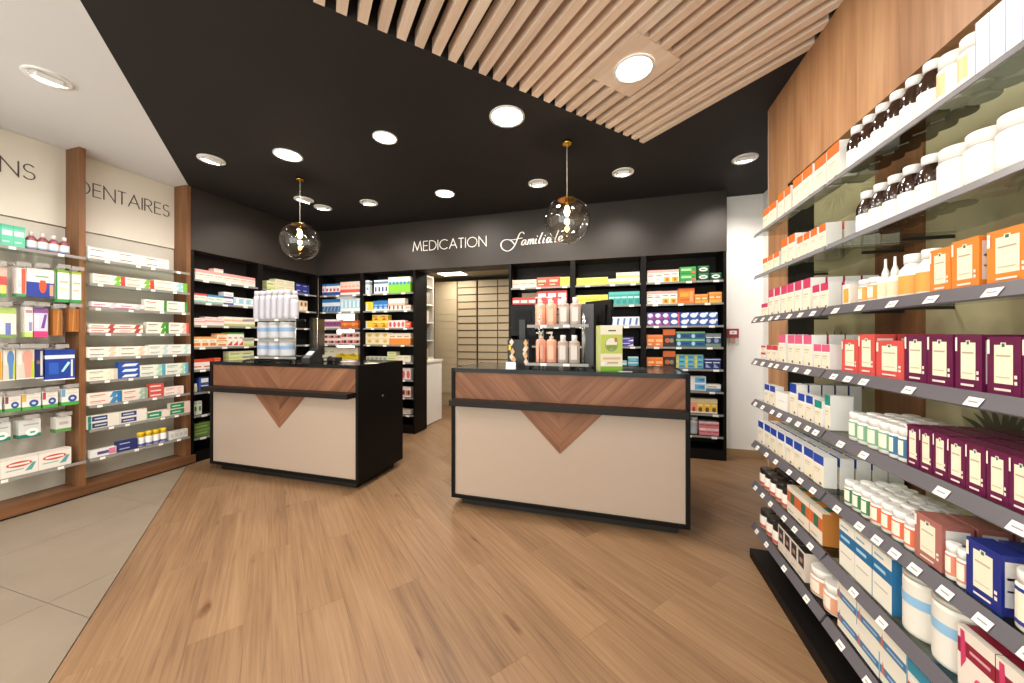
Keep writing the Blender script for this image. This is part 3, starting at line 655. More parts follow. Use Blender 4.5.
# bay beside the white cabinet
run(BU, ZB[0], 364.8, 369.3, 1, 13.7, .06, D_slim, 'slim pale carton standing alone ' + bw_(0, BE), inset=IN)
run(BU, ZB[0], 374, 388, 4, 13.6, .06, D_whdk, 'slim white carton with dark print ' + bw_(0, BE), inset=IN)
run(BU, ZB[0], 388.2, 410.2, 6, 16, .06, D_grnwh, 'bright green and white carton with blue oval ' + bw_(0, BE), inset=IN)
run(BU, ZB[1], 365, 373, 1, 9.2, .08, D_yel2, 'yellow carton ' + bw_(1, BE), inset=IN)
run(BU, ZB[1], 373.3, 388, 3, 10.2, .08, D_blue2, 'blue carton ' + bw_(1, BE), inset=IN)
run(BU, ZB[1], 388.2, 404.8, 4, 12, .08, D_whpk, 'cream carton with pink band ' + bw_(1, BE), inset=IN)
run(BU, ZB[1], 405, 410.6, 1, 5.2, .08, D_pale, 'low beige carton ' + bw_(1, BE), inset=IN)
run(BU, ZB[2], 365, 372, 1, 7.2, .08, D_yel2, 'yellow carton ' + bw_(2, BE), inset=IN)
run(BU, ZB[2], 372.2, 388, 2, 13.2, .08, D_yelor, 'yellow and orange carton, stacked, ' + bw_(2, BE), stack=2, inset=IN)
run(BU, ZB[2], 388.2, 405, 4, 7.6, .08, D_pkw, 'pale pink carton with red disc ' + bw_(2, BE), inset=IN)
run(BU, ZB[2], 405.2, 410.6, 1, 6.2, .08, D_red, 'red carton ' + bw_(2, BE), inset=IN)
run(BU, ZB[3], 365, 389, 3, 12, .09, D_cryel, 'cream carton with yellow disc, stacked, ' + bw_(3, BE), stack=2, inset=IN)
run(BU, ZB[3], 389.2, 410.4, 3, 11.6, .09, D_orcr, 'cream and orange carton ' + bw_(3, BE), inset=IN)
run(BU, ZB[4], 366, 387, 5, 5, .09, D_grey, 'grey-green carton ' + bw_(4, BE), inset=IN)
run(BU, ZB[4], 387.2, 396, 1, 10, .09, D_lime, 'pale lime carton, stacked, ' + bw_(4, BE), stack=2, inset=IN)
run(BU, ZB[4], 396.2, 410.4, 2, 6.4, .09, D_cream, 'low cream carton ' + bw_(4, BE), inset=IN)
run(BU, ZB[5], 396, 410.6, 3, 11, .09, D_pkw, 'pale pink carton with red disc ' + bw_(5, BE), inset=IN)
run(BU, ZB[6], 396, 410.6, 3, 9.8, .09, D_pkdk, 'pink carton with dark picture ' + bw_(6, BE), inset=IN)
run(BU, ZB[7], 398, 410.4, 2, 4.4, .09, D_pale, 'low beige carton ' + bw_(7, BE), inset=IN)
# bay in the dark corner
run(BU, ZB[0], 321, 324.6, 1, 11.6, .07, D_bwr, 'blue, white and red carton standing alone ' + bw_(0, BD), inset=IN)
run(BU, ZB[0], 325.6, 340, 4, 11.8, .07, D_bwr, 'blue, white and red carton in a row ' + bw_(0, BD), inset=IN)
run(BU, ZB[0], 340.2, 359.6, 5, 13.2, .07, D_pr, 'pale pink carton with red band ' + bw_(0, BD), inset=IN)
run(BU, ZB[1], 318, 340, 5, 12.8, .07, D_bw, 'blue and white carton ' + bw_(1, BD), inset=IN)
run(BU, ZB[1], 340.2, 360, 5, 13.4, .07, D_lbw, 'white and light blue carton ' + bw_(1, BD), inset=IN)
run(BU, ZB[2], 318.4, 340, 5, 9, .07, D_pinkvio, 'plum and white carton ' + bw_(2, BD), inset=IN)
run(BU, ZB[2], 341, 358, 2, 8, .09, D_or3, 'burnt orange carton ' + bw_(2, BD), inset=IN)
run(BU, ZB[3], 320, 341, 3, 10.4, .09, D_pkdk, 'low pink carton with dark picture, stacked, ' + bw_(3, BD), stack=2, inset=IN)
run(BU, ZB[3], 341.2, 360, 3, 12.4, .09, D_pkdk, 'tall pink carton with dark picture, stacked, ' + bw_(3, BD), stack=2, inset=IN)
run(BU, ZB[4], 320, 336, 2, 13.2, .09, D_cream, 'cream carton ' + bw_(4, BD), inset=IN)
run(BU, ZB[4], 336.2, 358, 2, 13.2, .09, D_creamy, 'cream and yellow carton ' + bw_(4, BD), inset=IN)
# side bays
BG, BF = 'beside dark corner', 'beside wooden post'
def sw_(i, bay): return f'on {ORD[i]} shelf, side bay {bay}'
run(LU, ZB[0], 267, 275, 1, 8.6, .09, D_lime, 'pale lime carton ' + sw_(0, BG))
run(LU, ZB[0], 275.3, 294.6, 2, 11.2, .1, D_creamg, 'cream carton with olive print, stacked, ' + sw_(0, BG), stack=2)
run(LU, ZB[0], 296, 309.4, 2, 9.8, .1, D_navy2, 'navy carton, stacked, ' + sw_(0, BG), stack=2)
run(LU, ZB[1], 282, 307.6, 6, 10.6, .07, D_beige, 'beige carton with brown picture ' + sw_(1, BG))
run(LU, ZB[0], 195.4, 256.6, 7, 9.8, .09, D_pinkw, 'white carton with pink band, in front row ' + sw_(0, BF))
hh = 9.8 * LU.mpp(LU.px(226), .03)
run(LU, ZB[0] + hh, 214, 223.4, 1, 3.6, .08, D_pinkw, 'small white carton lying atop pink-banded cartons ' + sw_(0, BF))
run(LU, ZB[1], 191, 207, 2, 9, .09, D_rwt, 'white carton with red top band ' + sw_(1, BF))
run(LU, ZB[1], 207.3, 224, 2, 8.6, .09, D_bwt, 'white carton with blue top band ' + sw_(1, BF))
run(LU, ZB[1], 224.3, 233.6, 1, 12.6, .09, D_wpurp, 'white carton with violet foot, stacked, ' + sw_(1, BF), stack=2)
run(LU, ZB[1], 234, 256, 3, 8, .09, D_lbw, 'white and light blue carton ' + sw_(1, BF))
run(LU, ZB[2], 191, 205, 1, 7, .09, D_pinkl, 'low pink carton ' + sw_(2, BF))
run(LU, ZB[2], 205.3, 224, 2, 8.4, .09, D_pinkl, 'taller pink carton ' + sw_(2, BF))
run(LU, ZB[2], 224.3, 255, 4, 9, .09, D_crgr, 'cream carton with olive foot ' + sw_(2, BF))
run(LU, ZB[3], 193, 217, 3, 10.2, .09, D_orw, 'white and orange carton ' + sw_(3, BF))
run(LU, ZB[3], 217.3, 227, 1, 13, .09, D_orw, 'white and orange carton, stacked, ' + sw_(3, BF), stack=2)
run(LU, ZB[3], 227.3, 244, 3, 13.6, .09, D_wred, 'white carton with red wedge and green top ' + sw_(3, BF))
run(LU, ZB[3], 244.3, 254, 1, 8, .09, D_lime, 'pale lime carton ' + sw_(3, BF))
run(LU, ZB[4], 191, 213, 2, 10, .09, D_rw2, 'white carton with red top ' + sw_(4, BF))
run(LU, ZB[4], 214, 221, 1, 10.2, .09, D_red, 'red carton ' + sw_(4, BF))
run(LU, ZB[4], 229, 254, 2, 15, .09, D_lime, 'pale lime carton, stacked, ' + sw_(4, BF), stack=2)
prun(LU, ZB[5], 192.6, 198.8, 1, 8.4, lambda r, h: jar_proto(r, h, '#e6ddc8', '#efe9dc', '#d8cbb0'), 'small cream jar ' + sw_(5, BF), 'jar')
run(LU, ZB[5], 199.3, 209, 1, 14, .09, D_bluepic, 'blue carton with cream picture, stacked, ' + sw_(5, BF), stack=2)
run(LU, ZB[6], 191.5, 202, 2, 13.6, .04, D_pack, 'cream packet with green picture ' + sw_(6, BF))
run(LU, ZB[7], 193, 211, 1, 13.4, .1, D_grn2, 'olive green carton, stacked, ' + sw_(7, BF), stack=2)
# ---------------------------------------------------------------- left wall display
lwu = empty('wall_display', (-4.17, 1.7, 0)); tag(lwu, 'white wall display with walnut posts, glass shelves and hooks under DENTAIRES lettering', 'wall display')
lo = lwu.location
def lbox(name, x0, x1, y0, y1, z0, z1, m, parent=None):
    """box in world coordinates as a part of the left display"""
    return MB().box(x0 - lo.x, x1 - lo.x, y0 - lo.y, y1 - lo.y, z0, z1, m).build(name, parent or lwu)
P1, P2, P0 = (1.690, 1.726), (2.404, 2.440), (.976, 1.012)
PANEL = mat('#ddd6c9', .5)
for (a, b) in ((P0[1], P1[0]), (P1[1], P2[0]), (.0, P0[0])):
    lbox('header_panel', -4.2, -4.16, a, b, 2.118, CEIL - .002, PANEL)
    lbox('back_panel', -4.2, -4.168, a, b, .09, 2.108, mat('#c9c4ba', .55))
for p in (P0, P1, P2): lbox('post', -4.2, -3.99, p[0], p[1], .088, CEIL - .001, WALNUT)
lbox('plinth', -4.2, -3.975, .0, 2.475, .014, .088, WALNUT_H)
lbox('plinth_shadow_gap', -4.2, -4.0, .0, 2.45, 0, .014, BLACK)
ZL = [1.868, 1.675, 1.482, 1.28, 1.086, .90, .708, .518, .288]
RAILC = frost('#cfcdd0', .5)
def left_shelf(a, b, z, ntag):
    s = MB(); s.box(-3.95 - lo.x, -4.166 - lo.x, a - lo.y, b - lo.y, z - .008, z, SHGLASS)
    s = MB().box(-4.166 - lo.x, -3.95 - lo.x, a - lo.y, b - lo.y, z - .008, z, SHGLASS).build('glass_shelf', lwu)
    lbox('price_rail', -3.95, -3.946, a, b, z - .018, z + .003, frost('#9f9b96', .75), s)
    for q in range(ntag):
        y = a + (b - a) * (q + .25 + random.uniform(0, .5)) / ntag
        lbox('price_tag', -3.946, -3.943, y - .015, y + .015, z - .02, z - .001, TAGM, s)
for z in ZL: left_shelf(P1[1] + .002, P2[0] + .004, z, 4)
left_shelf(P0[1] + .002, P1[0] + .02, ZL[0], 3); left_shelf(P0[1] + .002, P1[0] + .02, ZL[8], 3)
def lb(i): return f'on {ORD[i]} shelf under DENTAIRES'
def tp(c, acc, acc2=None, end=None, band=None):
    """toothpaste carton: long low box, name bar, coloured end"""
    p = [(.06, .5, .5, .64, acc), (.06, .26, .38, .34, '#a9a6a2')]
    if acc2: p.append(('g', [(.62, .0), (.8, .0), (.92, 1), (.74, 1)], acc2))
    if end: p.append((.86, 0, 1, 1, end))
    return dz(c=c, b=band or [], p=p, r=.35)
T = 'toothpaste carton'; kw = dict(cat='toothpaste', name='toothpaste_carton', inset=.02)
def tpr(i, x0, x1, n, hpx, D, desc, stack=1, rows=1): run(LW, ZL[i], x0, x1, n, hpx, .045, D, desc + ' ' + lb(i), stack=stack, rows=rows, **kw)
tpr(0, 88.4, 169, 3, 11.2, tp('#ece8e4', '#5c5a60', '#d8d0d4', None, [(.9, 1, '#d9d4d0')]), 'white toothpaste carton with grey name, stacked,', 2)
tpr(1, 93, 154, 2, 9.6, tp('#efe9da', '#9a8a78', '#7cba3a', '#c8433a'), 'white toothpaste carton with green spot and red end, stacked,', 2)
tpr(1, 154.4, 187.5, 1, 9.8, tp('#efe9da', '#b5aa98', '#9fc8d0', '#6fba3c'), 'white toothpaste carton with green end, stacked,', 2)
tpr(2, 92, 144, 2, 6, tp('#ece4e2', '#b86a8a', '#cfc6d0', None, [(0, .25, '#b06a80')]), 'white toothpaste carton with mauve foot')
tpr(2, 144.6, 187.5, 2, 11, tp('#efe8dc', '#b8463c', '#f0e8e0', '#3f8f3c'), 'white toothpaste carton with red name and green end, stacked,', 2)
tpr(3, 89.6, 143, 2, 9, tp('#efe6da', '#a23a3a', '#b04a44', None, [(0, .16, '#a83c3a')]), 'white toothpaste carton with red swoosh, stacked,', 2)
tpr(3, 146.5, 168.6, 1, 11.4, tp('#efe9da', '#5a5a50', '#4f9a3c', '#3c8a34'), 'white toothpaste carton with green leaf end, stacked,', 2)
tpr(3, 169, 189, 1, 11, tp('#f0e8de', '#6a5a58', '#f0b8a8', '#d85a50'), 'white toothpaste carton with coral end, stacked,', 2)
tpr(4, 87.6, 148, 2, 10, tp('#ece6da', '#6f6c68', '#e8c9b0'), 'cream toothpaste carton with peach stripe, stacked,', 2)
tpr(4, 148.4, 191, 2, 10, tp('#eae6dc', '#8fa8b0', '#bcd6da'), 'cream toothpaste carton with pale blue stripe, stacked,', 2)
tpr(5, 87.6, 118, 1, 11, tp('#ece4d0', '#8a8478', '#e4d9c0', '#cfc6b4'), 'plain cream toothpaste carton, stacked,', 2)
tpr(5, 118.4, 139.6, 1, 16, dz(c='#2b52a8', p=[('g', [(.15, .2), (.8, .2), (.95, .7), (.3, .7)], '#e4eaf2')], r=.35), 'blue toothpaste carton with white swoosh, stacked,', 3)
tpr(5, 140, 188.5, 2, 11, tp('#e6e6d8', '#3f9a86', '#a8d0b8', '#5aa8c0'), 'cream toothpaste carton with teal name, stacked,', 2)
tpr(6, 87.8, 122, 1, 11.6, tp('#e8dccf', '#cf4a3e', '#3f88bc', '#2f78b0'), 'red and white toothpaste carton with blue end, stacked,', 2)
tpr(6, 122.4, 148, 1, 11, tp('#e8dccf', '#cf4a3e', '#9fb8a8', '#8fa890'), 'red and white toothpaste carton with grey-green end, stacked,', 2)
tpr(6, 149, 164, 1, 13.4, dz(c='#d0554a', p=[(.1, .3, .8, .6, '#f0d8d0')]), 'red toothpaste carton, stacked,', 3)
tpr(6, 164.4, 184, 1, 8, tp('#ecdfd8', '#d07a70', '#f0c8c0'), 'low white and pink toothpaste carton, stacked,', 2)
tpr(7, 88, 120, 1, 13, dz(c='#e6e0d4', b=[], p=[(0, 0, .1, 1, '#1f7a6a'), (.12, .12, .6, .85, '#22386c'), (.2, .4, .56, .56, '#d8dce4')]), 'white toothpaste carton with navy and teal print, stacked,', 2)
tpr(7, 120.4, 147, 1, 12, dz(c='#e8e2d6', p=[(.03, .15, .6, .85, '#2a3672'), (.1, .4, .5, .56, '#d8dce4')]), 'white toothpaste carton with navy print, stacked,', 2)
tpr(7, 147.4, 170, 1, 7, dz(c='#e8d8cc', p=[(.0, .1, .62, .9, '#1f9060'), (.1, .4, .5, .56, '#d8e8dc')]), 'single low green and pink toothpaste carton')
tpr(7, 170.4, 190.5, 1, 11.6, dz(c='#ecc8bc', p=[(.0, .08, .68, .92, '#1f8a58'), (.1, .4, .5, .56, '#d8e8dc')]), 'green and pink toothpaste carton, stacked,', 2)
tpr(8, 90.5, 116.6, 1, 7.2, dz(c='#e6e2e0', p=[(.25, .3, .7, .7, '#4a4a80'), (.7, .1, .98, .9, '#d87a9a')]), 'white toothpaste carton with violet and pink print')
tpr(8, 117.4, 138, 1, 10, dz(c='#28306a', p=[(.1, .4, .6, .6, '#a8b0d8')]), 'navy toothpaste carton, stacked,', 2)
prun(LW, ZL[8], 138.6, 168.4, 4, 13.8, lambda r, h: jar_proto(r, h, '#ece8e2', '#e8c020', '#f0eeea', lidh=.34, labz=(.05, .6), lab2='#5a64a8', name='tablet_tub'), 'white tub with yellow lid ' + lb(8), 'tub', inset=.02)
run(LW, ZL[8], 169.6, 188, 4, 8, .05, dz(c='#dcd8d4', p=[(.2, .3, .8, .7, '#c4bdb6')]), 'small plain white carton ' + lb(8), inset=.02)
# bay with hooks
lA = 'on the glass shelf above the hooks'
run(LW, ZL[0], -12, 25.4, 3, 22, .09, dz(c='#5fc0a0', b=[(.86, 1, '#4cb090')], p=[(.08, .52, .92, .74, '#eef0e4'), (.1, .2, .7, .26, '#bce4d4')]), 'mint green carton ' + lA, inset=.02)
prun(LW, ZL[0], 27.5, 71.5, 4, 18, lambda r, h: bottle_proto(r, h, '#8a4a52', '#dcd8d8', '#e2e0e0', name='mouthwash_bottle', lab2='#7c9cc0', labz=(.1, .52), capr=.45, caph=.2, sh=(.6, .78)), 'small mouthwash bottle with red liquid and white label ' + lA, 'bottle', inset=.02)
run(LW, ZL[8], 1, 71.5, 2, 17.5, .07, dz(c='#e8e0d6', b=[(.9, 1, '#d8d0c8')], p=[('o', .48, .62, .36, .16, '#c8503c'), (.2, .57, .76, .67, '#f0e8e0'), (.12, .3, .6, .36, '#7cb0ac'), ('g', [(.62, .18), (.82, .18), (.95, .6), (.85, .6)], '#5aa0a4')]), 'large white carton with red oval and teal swoosh on bottom glass shelf', inset=.02)
HOOKM = mat('#b9b7b5', .25, .9)
LABH = frost('#b4b0ac', .55)
def hang(x0, x1, yt, yb, D, label, cat, name, rows=3, dy=.022, tab=True, dep=.012):
    u0, u1 = LW.px(x0, .03), LW.px(x1, .03); xm = (x0 + x1) / 2
    zt, zb = atX(xm, yt, -3.98).z, atX(xm, yb, -3.98).z
    me = carton_mesh(u1 - u0 - .002, dep, zt - zb, D)
    tm = MB(); tm.box(-.014, .014, -.001, .001, 0, .03, LABH); tmm = tm.mesh('hang_tab')
    for r in range(rows):
        o = link(name, me, None, LW.world((u0 + u1) / 2, .03 + dep / 2 + dy * r, zb), LW.a); tag(o, label, cat, label if rows > 1 else None)
        link('hang_tab', tmm, o, (0, 0, zt - zb))
    # hook with its label holder belongs to the display
    h = MB(); y = (u0 + u1) / 2
    h.tube([(.004, y - lo.y, zt + .022), (.205, y - lo.y, zt + .022), (.214, y - lo.y, zt + .034)], .0025, HOOKM, 6); hk = h.build('hook', lwu)
    MB().box(.216, .219, y - lo.y - .032, y - lo.y + .032, zt + .012, zt + .04, LABH).build('label_holder', hk)
BR = 'hanging on a hook'
hang(-14, 7, 267, 296, dz(c='#e0b0a0', b=[(0, .12, '#4a9a50'), (.4, .7, '#c05050')], p=[(.7, .1, .95, .4, '#c0d060')]), 'red and green brush pack hanging at the edge of upper hook row', 'brush pack', 'brush_pack')
hang(16.5, 26.4, 268, 296.5, dz(c='#ece0dc', b=[(0, .1, '#3a9a5c')], p=[(.5, .1, .95, .98, '#e0583a'), (.1, .3, .45, .6, '#b8c4d0')]), 'narrow red-orange brush pack hanging beside the blue and white pack', 'brush pack', 'brush_pack')
hang(26.8, 54, 269, 297, dz(c='#ece8e6', b=[(0, .52, '#2a3f9a')], p=[('o', .58, .4, .14, .26, '#e8542c'), (.84, .06, .98, .46, '#e8a078'), (.1, .6, .9, .9, '#dfe6dc'), (.3, .7, .8, .76, '#88a878')]), 'large blue and white pack with orange disc hanging on hooks', 'pack', 'hanging_pack')
hang(55, 69.6, 270, 302, dz(c='#eceadc', b=[(0, .09, '#2f9a4c'), (.92, 1, '#8ab83a')], p=[(0, 0, .16, 1, '#2c7a3c'), (.3, .6, .9, .66, '#b8b890'), (.3, .35, .8, .45, '#d8d4b8')]), 'cream and green card pack hanging beside blue and white pack', 'pack', 'hanging_pack')
hang(70.2, 81.4, 272, 302.6, dz(c='#eceadc', b=[(0, .09, '#2f9a4c'), (.92, 1, '#b8c83a')], p=[(.0, 0, .12, 1, '#6a7a60'), (.25, .6, .9, .66, '#b8b890'), (.25, .35, .8, .42, '#c8c0a0')]), 'cream card pack with yellow-green top hanging against the walnut post', 'pack', 'hanging_pack')
hang(-12, 16.5, 307.5, 338, dz(c='#d9dccb', b=[(.8, 1, '#a9c46a'), (0, .12, '#7a9a58')], p=[('g', [(.1, .05), (.25, .05), (.3, .7), (.12, .7)], '#3c5a3c'), (.6, .1, .8, .5, '#6a78b8'), (.4, .2, .5, .6, '#e8ecec')]), 'green and white brush pack hanging in the second hook row', 'brush pack', 'brush_pack')
hang(24.5, 33, 307, 337, dz(c='#e6e0da', b=[(0, .16, '#b8d878')], p=[(.5, .2, .9, .5, '#8a90c0'), (.1, .8, .9, .9, '#b88a98')]), 'narrow white brush pack hanging beside the purple pack', 'brush pack', 'brush_pack')
hang(33.6, 48, 308, 337, dz(c='#d9c8dc', b=[(.82, 1, '#8a5a98'), (0, .2, '#d0407c')], p=[('g', [(.5, .3), (.75, .3), (.95, .78), (.75, .78)], '#6a4898'), (.1, .3, .35, .75, '#eae4ec')]), 'purple and pink brush pack hanging in the second hook row', 'brush pack', 'brush_pack')
hang(53, 62.6, 309.5, 335.5, dz(c='#a8682f', p=[('g', [(.35, 0), (.5, 0), (.65, 1), (.5, 1)], '#c08a4a'), (.75, .1, .85, .9, '#8a5424')]), 'brown kraft pack hanging beside the purple brush pack', 'pack', 'kraft_pack')
hang(68.6, 79, 308.6, 331.6, dz(c='#a5642c', p=[('g', [(.3, 0), (.45, 0), (.6, 1), (.45, 1)], '#b98244'), (.75, .1, .85, .9, '#8a5424')]), 'brown kraft pack hanging against the walnut post', 'pack', 'kraft_pack')
def brushpack(c1, c2): return dz(c='#cfc8bc', b=[(0, .03, '#ece8e0')], p=[('o', .62, .72, .3, .26, c1), ('g', [(.5, .04), (.78, .04), (.88, .7), (.4, .7)], c1), ('g', [(.8, .04), (.98, .04), (.98, .6), (.86, .6)], c2), (.1, .5, .3, .95, '#e0dcd4')])
hang(-8, 2.6, 349, 381.5, brushpack('#e89a30', '#e8a83c'), 'orange toothbrush pack hanging at the edge of third hook row', 'toothbrush', 'toothbrush_pack')
hang(2.8, 15.4, 350, 380.5, brushpack('#5a84b8', '#b8c838'), 'blue and lime toothbrush pack hanging in the third hook row', 'toothbrush', 'toothbrush_pack')
hang(16, 34.6, 349.5, 379, brushpack('#dc9a8c', '#b8c838'), 'pink and lime toothbrush pack hanging in the third hook row', 'toothbrush', 'toothbrush_pack')
hang(35, 43.6, 349.5, 378.5, dz(c='#232c68', b=[(0, .04, '#e0e0e4')], p=[(.62, .1, .9, .95, '#c8c8c0'), (.2, .5, .55, .62, '#8a6a50')]), 'narrow navy toothbrush pack hanging beside the wide blue pack', 'toothbrush', 'toothbrush_pack')
hang(45, 75, 349.5, 380, dz(c='#1f3f9a', b=[(0, .04, '#e4e6ea'), (.7, .82, '#e0e4ea')], p=[('g', [(.52, .28), (.6, .26), (.84, .55), (.76, .6)], '#a8e0e0'), (.86, .1, .93, .66, '#d8d8c8'), (.12, .2, .44, .58, '#2f5cb8')]), 'wide blue pack hanging in the third hook row', 'pack', 'hanging_pack', rows=2)
def floss(o): return dz(c='#e6e2dc', b=[(0, .22, '#4aa048')], p=[('o', .62, .42, .26, .22, '#2f4a94'), (.0, .55, .2, 1, o), (.3, .72, .9, .78, '#d8d0a8'), ('o', .62, .42, .12, .08, '#c8d0e8')])
for (a, b, yt, yb, c, nm) in ((-16, 2, 398, 414, '#b8c838', 'lime'), (5, 21, 396.5, 411.6, '#8a4a5c', 'mauve'), (22, 41, 394, 410, '#e0b040', 'yellow'), (42.6, 58, 392, 407.6, '#b84858', 'crimson'), (61.6, 79, 389, 405, '#6aa0c8', 'light blue')):
    hang(a, b, yt, yb, floss(c), f'floss pack with blue oval, green foot and {nm} edge on a hook', 'floss', 'floss_pack', rows=3, dep=.018, dy=.026)
def floss2(): return dz(c='#cfd0cc', b=[(0, .2, '#1f7a64')], p=[('o', .6, .3, .3, .22, '#e8ece8'), (.5, .24, .74, .34, '#3a9a80'), (.2, .7, .9, .78, '#a8a4a8')])
hang(-14, 11, 424, 442, floss2(), 'clear pack with teal foot hanging at edge of lowest hook row', 'floss', 'floss_pack', rows=3, dep=.018, dy=.026)
hang(18.5, 41, 420, 437.4, floss2(), 'wide clear pack with teal foot hanging in the lowest hook row', 'floss', 'floss_pack', rows=3, dep=.018, dy=.026)
hang(55.6, 71.4, 417, 431.8, dz(c='#d4d0ca', b=[(0, .24, '#5a8a4c')], p=[(.2, .5, .8, .7, '#b0aca8')]), 'clear pack with green foot hanging near the walnut post', 'floss', 'floss_pack', rows=3, dep=.018, dy=.026)
for yp in (267, 304.5, 344.5, 388, 414):
    z = atX(64, yp, -3.95).z
    lbox('hook_rail', -4.168, -4.158, P0[1], P1[0], z - .006, z + .012, HOOKM)
# ---------------------------------------------------------------- right wall display
rwu = empty('wall_display', (1.09, 1.6, 0)); tag(rwu, 'tall shop display with glass shelves under a wood fascia, full of supplements', 'wall display')
ro = rwu.location
def rbox(name, x0, x1, y0, y1, z0, z1, m, parent=None): return MB().box(x0 - ro.x, x1 - ro.x, y0 - ro.y, y1 - ro.y, z0, z1, m).build(name, parent or rwu)
YE, YN = 2.40, -1.0                                       # far end of the recess, near end out of view
FZ = 2.136
rbox('end_post', XP, XR, YE, 2.665, 0, CEIL - .001, FASCIA)
rbox('edge_strip', XP + .004, XP + .02, 2.665, 2.682, 0, CEIL - .001, mat('#f4f2ee', .4))
bw = .265; yy = YE; i = 0
while yy > YN:
    rbox('fascia_board', XP, XP + .05, max(yy - .6, YN), yy - .0015, FZ, CEIL - .001, FASCIA); yy -= .6
rbox('recess_head', XP + .05, XR, YN, YE, FZ + .02, FZ + .05, mat('#2a2624', .7))
rbox('recess_side', XP + .001, 1.10, YE - .006, YE - .0005, .075, FZ, mat('#231f1d', .6))
def botanic():
    m = bpy.data.materials.new('botanic_print'); m.use_nodes = True; nt = m.node_tree; N = nt.nodes; L = nt.links.new
    b = N['Principled BSDF']; b.inputs['Roughness'].default_value = .5
    tc = N.new('ShaderNodeTexCoord'); n = N.new('ShaderNodeTexNoise'); n.inputs['Scale'].default_value = 2.5; n.inputs['Detail'].default_value = 3
    L(tc.outputs['Object'], n.inputs['Vector'])
    cr = N.new('ShaderNodeValToRGB'); cr.color_ramp.elements[0].position = .35; cr.color_ramp.elements[1].position = .68
    cr.color_ramp.elements[0].color = lin('#a59a78'); cr.color_ramp.elements[1].color = lin('#c9bf9a'); L(n.outputs['Fac'], cr.inputs[0]); L(cr.outputs[0], b.inputs['Base Color'])
    return m
BOT = botanic()
for (a, b) in ((1.896, YE - .006), (.9, 1.65), (YN, .65)): rbox('printed_panel', 1.09, 1.10, a, b, .075, FZ + .02, BOT)
for (a, b) in ((1.65, 1.896), (.65, .9)): rbox('wood_strip', 1.082, 1.10, a, b, .075, FZ + .02, WALNUT)
rbox('rear_board', 1.10, XR, YN, YE, 0, FZ + .02, mat('#3a342e', .8))
rbox('base', .742, 1.10, YN, 2.30, 0, .05, BLACK)
# printed palm leaves on the panels (flat print)
LEAF = mat('#57523f', .5); LEAF2 = mat('#6e684f', .5)
def palm(y, z, s, k):
    m = MB(); rnd = random.Random(k)
    for q in range(11):
        a = PI * (.08 + .84 * q / 10) + rnd.uniform(-.06, .06); ll = s * rnd.uniform(.75, 1.05); wd = s * .07
        dx, dz_ = math.cos(a), math.sin(a); nx, nz = -dz_, dx; y0_, z0_ = y - ro.y, z
        pts = [(0, 0), (.35 * ll, wd), (.7 * ll, wd * .7), (ll, -.05 * s), (.7 * ll, -wd * .7), (.35 * ll, -wd)]
        m.quad([(-.0012 - .0002 * q, y0_ + dx * p + nx * t, z0_ + dz_ * p + nz * t) for p, t in pts], LEAF if k % 2 else LEAF2)
    m.build('palm_print', rwu)
for k, (y, z, s) in enumerate([(2.15, 1.40, .17), (2.2, 1.16, .15), (2.05, 1.0, .14), (1.38, .93, .16), (1.15, .72, .2), (2.18, 1.64, .16), (1.3, 1.4, .15), (1.05, 1.18, .2), (2.2, .66, .15), (1.35, .5, .18)]): palm(y, z, s, k)
KR = 1.027
ZR = [1.25 + (z - 1.25) * KR for z in (1.825, 1.591, 1.360, 1.127, .898, .665, .435, .205)]
RAIL = mat('#5d5a61', .35)
rl = lambda: None
tagm = MB(); tagm.quad([(-.018, -.0195, -.0274), (.018, -.0195, -.0274), (.018, -.0075, -.0085), (-.018, -.0075, -.0085)], TAGM)
tagm.quad([(-.011, -.0152, -.0196), (.011, -.0152, -.0196), (.011, -.0132, -.0164), (-.011, -.0132, -.0164)], mat('#9a948c', .5)); RTAG = tagm.mesh('price_tag')
def right_shelf(ya, yb, z, ntag):
    """glass plate from y=yb (far) to y=ya (near) with a slanted price rail"""
    t0 = MB().box(RX - ro.x, 1.08 - ro.x, ya - ro.y, yb - ro.y, z - .008, z, SHGLASS).build('glass_shelf', rwu)
    ctr = (ya + yb) / 2; hw = (yb - ya) / 2
    m = MB()
    if z > 1.5: m.prismX([(.002, .004), (-.006, -.016), (-.003, -.018), (.006, -.009)], -hw, hw, frost('#8f8d94', .7))
    else: m.prismX([(.002, .004), (-.019, -.029), (-.016, -.033), (.006, -.009)], -hw, hw, RAIL)
    m.build('price_rail', t0, (RX - ro.x, ctr - ro.y, z), -PI / 2)
    for y in (ntag if z < 1.5 else []):
        link('price_tag', RTAG, t0, (RX - ro.x - .0012, y - ro.y, z), -PI / 2)
JB = RW.px(826) * -1                                       # joint between the two bays
TAGS1 = [[2.22, 2.0, 1.8], [2.2, 2.05, 1.9, 1.75], [2.3, 2.2, 2.1, 2.02, 1.9, 1.8, 1.7], [2.3, 2.2, 2.1, 2.03, 1.93, 1.84, 1.74], [2.3, 2.2, 2.08, 2.0, 1.9, 1.82, 1.74, 1.68], [2.27, 2.15, 2.04, 1.9, 1.8, 1.7], [2.3, 2.2, 2.1, 1.95, 1.85, 1.72], [2.28, 2.15, 1.95, 1.75]]
TAGS2 = [[1.4, 1.2, 1.0], [1.45, 1.25, 1.05], [1.55, 1.42, 1.28, 1.15, 1.0], [1.56, 1.48, 1.4, 1.22, 1.04], [1.52, 1.40, 1.12, .95], [1.54, 1.42, 1.34, 1.27, 1.20, 1.11, 1.02, .93], [1.45, 1.32, 1.1], [1.52, 1.38, 1.2]]
for k, z in enumerate(ZR):
    right_shelf(JB + .006, 2.355, z, TAGS1[k]); right_shelf(.62, JB - .006, z, TAGS2[k])
